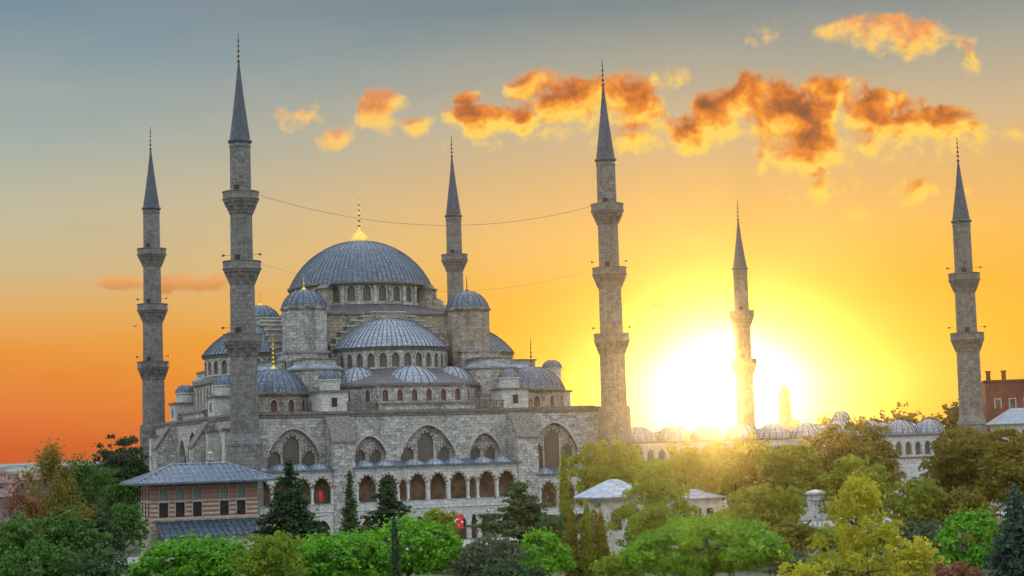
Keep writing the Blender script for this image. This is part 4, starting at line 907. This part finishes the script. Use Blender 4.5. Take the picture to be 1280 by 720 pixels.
def crown_blobs(kind, h, w, g):
    bl = []; W2 = w/2
    if kind == 'umbrella':           # h = crown height
        n = int(40*(w/8)**1.3)+40
        for i in range(n):
            a = g.uniform(0, 2*PI); t = g.random()**.55; r = W2*t*.94; z = h*(math.sqrt(max(0, 1-t**2.2))*.86)
            br = g.uniform(.35, 1.05)*(.04*w+.36)
            bl.append(((r*math.cos(a), r*math.sin(a), z-br*.2), (br, br, br*.72)))
        for i in range(n//3):
            a = g.uniform(0, 2*PI); r = W2*g.random()**.5*.85; bl.append(((r*math.cos(a), r*math.sin(a), h*g.uniform(0, .35)), (1.1, 1.1, .6)))
    elif kind == 'round':
        n = int(90+w*17); lob = [(g.uniform(0, 2*PI), g.uniform(.75, 1.05)) for _ in range(7)]
        for i in range(n):
            u = g.normal(size=3); u /= np.linalg.norm(u); u[2] = u[2] if u[2] > -.55 else -u[2]
            a = math.atan2(u[1], u[0]); f_ = min(1.05, .78+.25*math.sin(a*3+lob[0][0])*math.cos(u[2]*4+lob[1][0])+g.uniform(-.06, .18)); k = min(.96, g.random()**.35*f_)
            br = g.uniform(.35, 1.1)*(.045*w+.18); bl.append(((u[0]*W2*k, u[1]*W2*k, h*.5+u[2]*h*.5*k*.96), (br, br, br*.85)))
        bl.append(((0, 0, h*.47), (W2*.62, W2*.62, h*.33)))
    elif kind == 'column':           # pointed deciduous / poplar
        n = int(40+h*5)
        for i in range(n):
            t = g.random()**.8; prof = math.sin(min(1, (1-t)*1.25+.06)*PI*.5)**.8*(.55+.45*math.sin(min(1, t*3.2)*PI/2)); a = g.uniform(0, 2*PI); r = W2*prof*g.random()**.4*g.uniform(.75, 1.1)
            br = g.uniform(.5, 1.1)*(.05*w+.3); bl.append(((r*math.cos(a), r*math.sin(a), t*h), (br, br, br*1.25)))
    elif kind == 'cypress':
        n = int(30+h*7)
        for i in range(n):
            t = i/n; prof = (1-t)**.55*min(1, .5+t*4); a = g.uniform(0, 2*PI); r = W2*prof*.66*g.random()**.5
            bl.append(((r*math.cos(a), r*math.sin(a), t*h*.97), (W2*.36*prof+.12, W2*.36*prof+.12, .55+.5*W2)))
    elif kind == 'conifer':
        n = int(h*2.4)
        bl.append(((0, 0, h*.38), (W2*.42, W2*.42, h*.36)))
        for i in range(n):
            t = (i+.5)/n; rr = W2*(1-t)**.8*(.8+.3*g.random()); m_ = max(3, int(8*(1-t)+3))
            for j in range(m_):
                a = g.uniform(0, 2*PI)
                for s_ in (.35, .62, .88):
                    r = rr*s_; br = (.30+.10*rr)*(1.25-s_*.5); bl.append(((r*math.cos(a), r*math.sin(a), t*h-r*.13+g.uniform(-.1, .1)), (br, br, br*.45)))
            bl.append(((0, 0, t*h), (.3, .3, .6)))
    elif kind == 'cedar':            # spreading uneven plates
        n = int(h*3.2)+5
        for i in range(n):
            t = min(.97, (i+.2+.8*g.random())/n); a = g.uniform(0, 2*PI); rr = W2*(1-t**1.7)*g.uniform(.6, 1.12)+.3; lift = g.uniform(-.05, .16)
            for s_ in np.arange(.15, 1.01, .8/max(1.2, rr)):
                r = rr*s_; spread = .16+.5*s_*(1-.5*s_)
                for _ in range(3):
                    aa = a+g.normal()*spread*.6; br = g.uniform(.45, .95)*(.5+.05*W2)
                    bl.append(((r*math.cos(aa), r*math.sin(aa), t*h+r*lift+g.normal()*.12), (br, br, g.uniform(.14, .3))))
        bl.append(((0, 0, h*.4), (W2*.28, W2*.28, h*.36)))
    return bl
def branches(q, h0, h, w, g, n, r0, kind):
    q.tube([(0, 0, -.5), (g.normal()*.1, g.normal()*.1, h0*.5), (g.normal()*.2, g.normal()*.2, h0), (g.normal()*.3, g.normal()*.3, h0+h*.6)], [r0*1.25, r0, r0*.8, r0*.3], 8)
    for i in range(n):
        a = 2*PI*i/n+g.uniform(-.4, .4); z0 = h0*(.85 if kind != 'conifer' else .5)+h*.45*g.random(); L = w*.5*g.uniform(.55, .95); rise = h*(.35 if kind in ('round', 'umbrella') else .05)
        p1 = (L*.4*math.cos(a), L*.4*math.sin(a), z0+rise*.45); p2 = (L*math.cos(a+.2), L*math.sin(a+.2), min(h0+h*.92, z0+rise))
        q.tube([(0, 0, z0), p1, p2], [r0*.5, r0*.32, r0*.1], 6)
TC = {}
def tree(name, kind, leaf, px, ptop, D, wpx, crown_frac, label, cat='tree', group=None, dens=9., size=.3, seed=1, base=None, var=None, leafless=0):
    """px, ptop: bearing and top seen in the photo; D distance; wpx crown width in photo pixels; crown_frac crown height/total"""
    x, y, zt = spot(px, ptop, D); w = wpx*D/FPX; g0 = gz(x, y) if base is None else base; H = zt-g0; h = H*crown_frac; h0 = H-h
    g = np.random.default_rng(seed)
    o = tag(empty(name, (x, y, g0)), label, cat, group)
    q = MB(); branches(q, h0, h, w, g, 7, max(.12, min(.45, w*.03)), kind); q.build('trunk', MS['bark'], o)
    bl = [((c[0], c[1], c[2]+h0), r) for c, r in crown_blobs(kind, h, w, g)]
    P_, Nn = blobs_to_leaves(bl, dens, g)
    me = leafmesh('crown', P_, Nn, size, LM[leaf], 1.5, 3 if kind in ('cypress',) else 0, seed)
    c = bpy.data.objects.new('crown', me); COL.objects.link(c); c.parent = o; return o
def sparse_tree(px, ptop, D, wpx, label, leaf, seed, leaves=2500, group=None, size=.22):
    """open crown of forking limbs and twigs with scattered leaves"""
    x, y, zt = spot(px, ptop, D); w = wpx*D/FPX; H = zt-gz(x, y); g = np.random.default_rng(seed)
    o = tag(empty('open_crowned_tree', (x, y, gz(x, y))), label, 'tree', group); q = MB(); tips = []
    def grow(p, d, L, r, lev):
        d = d/np.linalg.norm(d); p1 = p+d*L*.5+g.normal(size=3)*L*.04; p2 = p+d*L; q.tube([p, p1, p2], [r, r*.85, r*.65], 5 if lev > 1 else 7)
        if lev >= 2: tips.extend([p1, p2])
        if lev < 5:
            for i in range(3 if lev < 2 else 2+int(g.random() < .5)):
                nd = d+g.normal(size=3)*np.array([.62, .62, .35]); nd[2] = max(nd[2], .05); grow(p2, nd, L*g.uniform(.62, .8), r*.6, lev+1)
    grow(np.array([0, 0, -.3]), np.array([0, 0, 1.]), H*.30, max(.14, H*.016), 0)
    T = np.array(tips); sc_ = H/T[:, 2].max(); sw = (w/2)/np.percentile(np.hypot(T[:, 0], T[:, 1]), 95)
    q.v = [(a*sw, b_*sw, c*sc_) for a, b_, c in q.v]; q.build('trunk', MS['bark'], o)
    T = T*np.array([sw, sw, sc_]); idx = g.integers(0, len(T), leaves); P_ = T[idx]+g.normal(size=(leaves, 3))*.42
    me = leafmesh('crown', P_, g.normal(size=(leaves, 3)), size, LM[leaf], 1.4, 0, seed); c = bpy.data.objects.new('crown', me); COL.objects.link(c); c.parent = o; return o

# foreground stone pines with bright puffy crowns
PG = 'bright stone pines along the front'
tree('stone_pine', 'umbrella', 'pine', 245, 672, 150, 170, .52, 'bright green domed pine below the pavilion lean-to', group=PG, seed=11, dens=24, size=.24)
tree('stone_pine', 'umbrella', 'pine', 508, 644, 150, 150, .6, 'highest bright green pine dome under the arcade, beside the red flag', group=PG, seed=12, dens=24, size=.24)
tree('stone_pine', 'umbrella', 'pine', 420, 664, 142, 160, .55, 'bright green pine between the yellow-green tree and the dark slim spire', group=PG, seed=13, dens=24, size=.24)
tree('stone_pine', 'umbrella', 'pine', 676, 662, 155, 75, .6, 'small bright green pine right of the grey-green bush', group=PG, seed=14, dens=24, size=.23)
tree('stone_pine', 'umbrella', 'sunpine', 882, 644, 140, 215, .6, 'broad yellow-green pine dome in front of the low white house', group=PG, seed=15, dens=24, size=.24)
tree('stone_pine', 'umbrella', 'pine', 1214, 632, 140, 92, .6, 'bright green pine beside the blue-green conifer at the right edge', group=PG, seed=16, dens=24, size=.23)
tree('leafy_tree', 'round', 'lime', 338, 660, 135, 105, .8, 'yellow-green leafy tree between two bright pines', seed=21, dens=16, size=.2)
tree('leafy_tree', 'round', 'grey', 608, 668, 145, 105, .85, 'grey-green bushy tree under the spreading cedar', seed=22, dens=15, size=.22)
tree('leafy_tree', 'column', 'yellow', 1075, 606, 140, 120, .92, 'golden yellow tree with a pointed crown', seed=23, dens=14, size=.22)
tree('leafy_tree', 'round', 'yellow', 1140, 668, 132, 75, .85, 'low golden yellow tree right of the pointed one', seed=24, dens=13, size=.2)
tree('leafy_tree', 'round', 'yellow', 1000, 700, 128, 70, .8, 'top of a small yellow tree left of the pointed golden one', seed=25, dens=13, size=.2)
tree('red_bush', 'round', 'red', 1195, 700, 128, 80, .8, 'reddish brown bush below the bright pine at right', 'bush', seed=26, dens=13, size=.2)
tree('conifer', 'conifer', 'blue', 1268, 612, 135, 110, .95, 'blue-green conifer cut off by the right edge', seed=27, dens=16, size=.2)
# conifers and cypresses near the arcade
tree('conifer', 'conifer', 'dark', 360, 578, 205, 125, .97, 'dark dense conifer against the pavilion corner', seed=31, dens=13, size=.28)
tree('spruce', 'conifer', 'cedar', 437, 592, 215, 38, .95, 'slim pale green spruce before the left gallery buttress', seed=32, dens=10, size=.25)
tree('cedar', 'cedar', 'dark', 482, 598, 205, 90, .85, 'dark layered cedar in front of the left gallery arches', seed=33, dens=10, size=.28)
tree('cedar', 'cedar', 'cedar', 648, 604, 205, 135, .8, 'wide flat-layered cedar in front of the right gallery arches', seed=34, dens=11, size=.3)
tree('leafy_tree', 'round', 'olive', 548, 634, 225, 60, .8, 'small olive tree just left of the red flag', seed=35, dens=10, size=.28)
tree('cypress', 'cypress', 'olive', 704, 568, 225, 17, .97, 'single slim cypress standing against the right gallery', seed=36, dens=20, size=.25)
tree('cypress', 'cypress', 'dark', 493, 650, 135, 16, .97, 'thin dark cypress tip between two bright pines', seed=37, dens=24, size=.16)
for i, (px, pt, lb) in enumerate([(714, 645, 'left brown-green cypress of the close group in front of the kiosk'), (733, 636, 'middle and tallest brown-green cypress in front of the kiosk'), (750, 648, 'right brown-green cypress of the close group in front of the kiosk')]):
    tree('cypress', 'cypress', 'brown' if i != 1 else 'olive', px, pt, 160, 28, .97, lb, group='three cypresses before the kiosk', seed=40+i, dens=20, size=.2)
# mid-distance park trees at the right
for i, (px, pt, D, wp, lf, kd, lb) in enumerate([
 (765, 546, 232, 110, 'olive', 'round', 'olive coloured tree at the foot of the pale minaret'),
 (815, 584, 195, 105, 'lime', 'column', 'bright yellow-green tree between kiosk and low white house'),
 (862, 548, 236, 90, 'olive', 'round', 'olive tree rising behind the low white house'),
 (925, 540, 228, 120, 'olive', 'round', 'glowing tree directly under the sun'),
 (990, 545, 222, 100, 'olive', 'round', 'sun-washed tree right of the one under the sun'),
 (1062, 522, 228, 120, 'brown', 'round', 'brownish tree in front of the courtyard domes'),
 (1075, 568, 205, 90, 'olive', 'round', 'olive green tree below the brownish one'),
 (1150, 594, 200, 78, 'olive', 'round', 'round olive green tree by the pale gap in the wall'),
 (1215, 526, 222, 130, 'brown', 'round', 'large brown-green tree under the reddish minaret'),
 (1272, 540, 214, 110, 'brown', 'round', 'large brown tree cut by the right edge'),
 (950, 600, 190, 100, 'olive', 'round', 'hazy low tree left of the columned shelter'),
 (985, 650, 180, 60, 'brown', 'round', 'small brownish shrub-like tree below the columned shelter'),
 (770, 600, 215, 70, 'olive', 'round', 'olive tree close behind the kiosk')]):
    tree('park_tree', kd, lf, px, pt, D, wp*1.2, .92, lb, seed=60+i, dens=13, size=.27, group='park trees beside the courtyard')
# far trees along the right horizon
for i, (px, pt, D, wp, lf, lb) in enumerate([(1195, 494, 440, 46, 'dark', 'dark round tree behind the reddish minaret'), (1130, 503, 470, 60, 'brown', 'reddish dark tree on the horizon left of the minaret'), (1098, 510, 480, 50, 'dark', 'dark tree on the horizon above the courtyard domes'),
  (1030, 510, 470, 34, 'brown', 'thin faint tree left of the little domed building'), (1075, 516, 500, 40, 'olive', 'low faint tree right of the little domed building'), (1165, 512, 480, 44, 'brown', 'low brown tree left of the dark round one'), (1000, 520, 500, 50, 'olive', 'sun-bleached tree on the horizon near the obelisk'), (1228, 512, 430, 26, 'dark', 'dark tree left of the red brick building'), (845, 530, 420, 60, 'olive', 'sun-washed far tree left of the sun')]):
    tree('horizon_tree', 'round', lf, px, pt, D, wp, .8, lb, seed=80+i, dens=3.5, size=.55, group='far trees along the right horizon')
# left side: dark screen of trees
LG = 'tangled trees at the left edge'
tree('leafy_tree', 'round', 'dark', 150, 541, 262, 95, .85, 'tall dark tree pressed against the far left minaret', group=LG, seed=91, dens=9, size=.32)
tree('leafy_tree', 'round', 'green', 146, 585, 256, 62, .85, 'mid green tree left of the pavilion roof corner', group=LG, seed=92, dens=10, size=.3)
tree('cypress', 'cypress', 'dark', 103, 586, 205, 15, .97, 'narrow dark cypress among the bare branches', group=LG, seed=93, dens=18, size=.25)
tree('cypress', 'cypress', 'dark', 76, 618, 195, 24, .97, 'short dark cypress left of the narrow one', group=LG, seed=94, dens=16, size=.25)
sparse_tree(58, 556, 185, 110, 'half bare tree with reddish twigs before the far town', 'brown', 95, 4200, LG)
sparse_tree(118, 570, 190, 70, 'half bare thin tree between cypress and dark tall tree', 'green', 96, 3000, LG)
sparse_tree(20, 600, 175, 60, 'open tree with orange-red leaves at the left edge', 'red', 97, 2400, LG)
for i, (px, pt, D, wp, lf, lb) in enumerate([(20, 640, 165, 90, 'green', 'low bushy green tree in the bottom left corner'), (85, 638, 168, 90, 'green', 'green bushy tree under the short dark cypress'), (118, 632, 185, 72, 'dark', 'dark green bushy tree left of the pavilion base'),
   (50, 672, 140, 100, 'green', 'nearest dense green shrub at bottom left'), (122, 684, 140, 84, 'cedar', 'nearest grey-green shrub left of the bright pine'), (45, 612, 190, 60, 'olive', 'olive shrub below the half bare tree'), (152, 622, 222, 60, 'green', 'green tree tucked against the stone base of the pavilion'), (95, 605, 225, 75, 'dark', 'dark tree seen through the bare branches')]):
    tree('leafy_tree', 'round', lf, px, pt, D, wp*1.15, .95, lb, seed=100+i, dens=13, size=.25, group=LG)
for i, (px, pt, D, wp, lf, lb) in enumerate([(1035, 655, 190, 80, 'olive', 'olive shrub right behind the golden pointed tree'), (985, 690, 165, 80, 'grey', 'grey-green shrub between broad pine and golden tree'), (1060, 690, 160, 120, 'olive', 'wide olive shrub at the foot of the golden tree'), (1160, 650, 178, 90, 'grey', 'grey-green shrub left of the bright pine at right'), (640, 700, 140, 90, 'dark', 'dark shrub under the grey-green bush'), (905, 640, 205, 100, 'olive', 'olive shrub in front of the low white house'), (1245, 650, 175, 90, 'brown', 'brown shrub behind the blue-green conifer'), (820, 620, 185, 70, 'lime', 'lower yellow-green bush right of the kiosk')]):
    tree('shrub', 'round', lf, px, pt, D, wp, .95, lb, 'shrub', seed=140+i, dens=11, size=.27, group='shrubs filling the park floor')
# understorey filling the park floor
for i, (px, pt, D, wp, lf, lb) in enumerate([(590, 690, 190, 110, 'green', 'dense shrub between the bright pine and the cedar foot'), (770, 690, 150, 70, 'lime', 'yellow-green shrub under the kiosk'), (1110, 650, 185, 80, 'olive', 'olive shrub behind the golden tree'), (930, 660, 185, 90, 'olive', 'olive shrub behind the broad pine'), (1200, 610, 200, 90, 'brown', 'brown shrub behind the bright pine at right'), (690, 640, 200, 60, 'cedar', 'green shrub at the foot of the slim cypress')]):
    tree('shrub', 'round', lf, px, pt, D, wp, .92, lb, 'shrub', seed=120+i, dens=10, size=.28, group='shrubs filling the park floor')

# ------------------------------------------------------------------ evening haze
q = MB(); q.box(-91-1470, -91+1470, -281-1470, -281+1470, -12, 80)
hz = q.build('haze', []); hz.data.materials.clear()
m = bpy.data.materials.new('evening_haze'); m.use_nodes = True; m.node_tree.nodes.clear(); n = NT(m.node_tree)
pvn = n.n('ShaderNodeVolumePrincipled'); pvn.inputs['Color'].default_value = (1, .93, .80, 1); pvn.inputs['Density'].default_value = HAZE_D; pvn.inputs['Anisotropy'].default_value = HAZE_G
o_ = n.n('ShaderNodeOutputMaterial'); n.nt.links.new(pvn.outputs[0], o_.inputs['Volume']); hz.data.materials.append(m)
tag(hz, 'warm evening haze over the whole place', 'haze', kind='stuff')
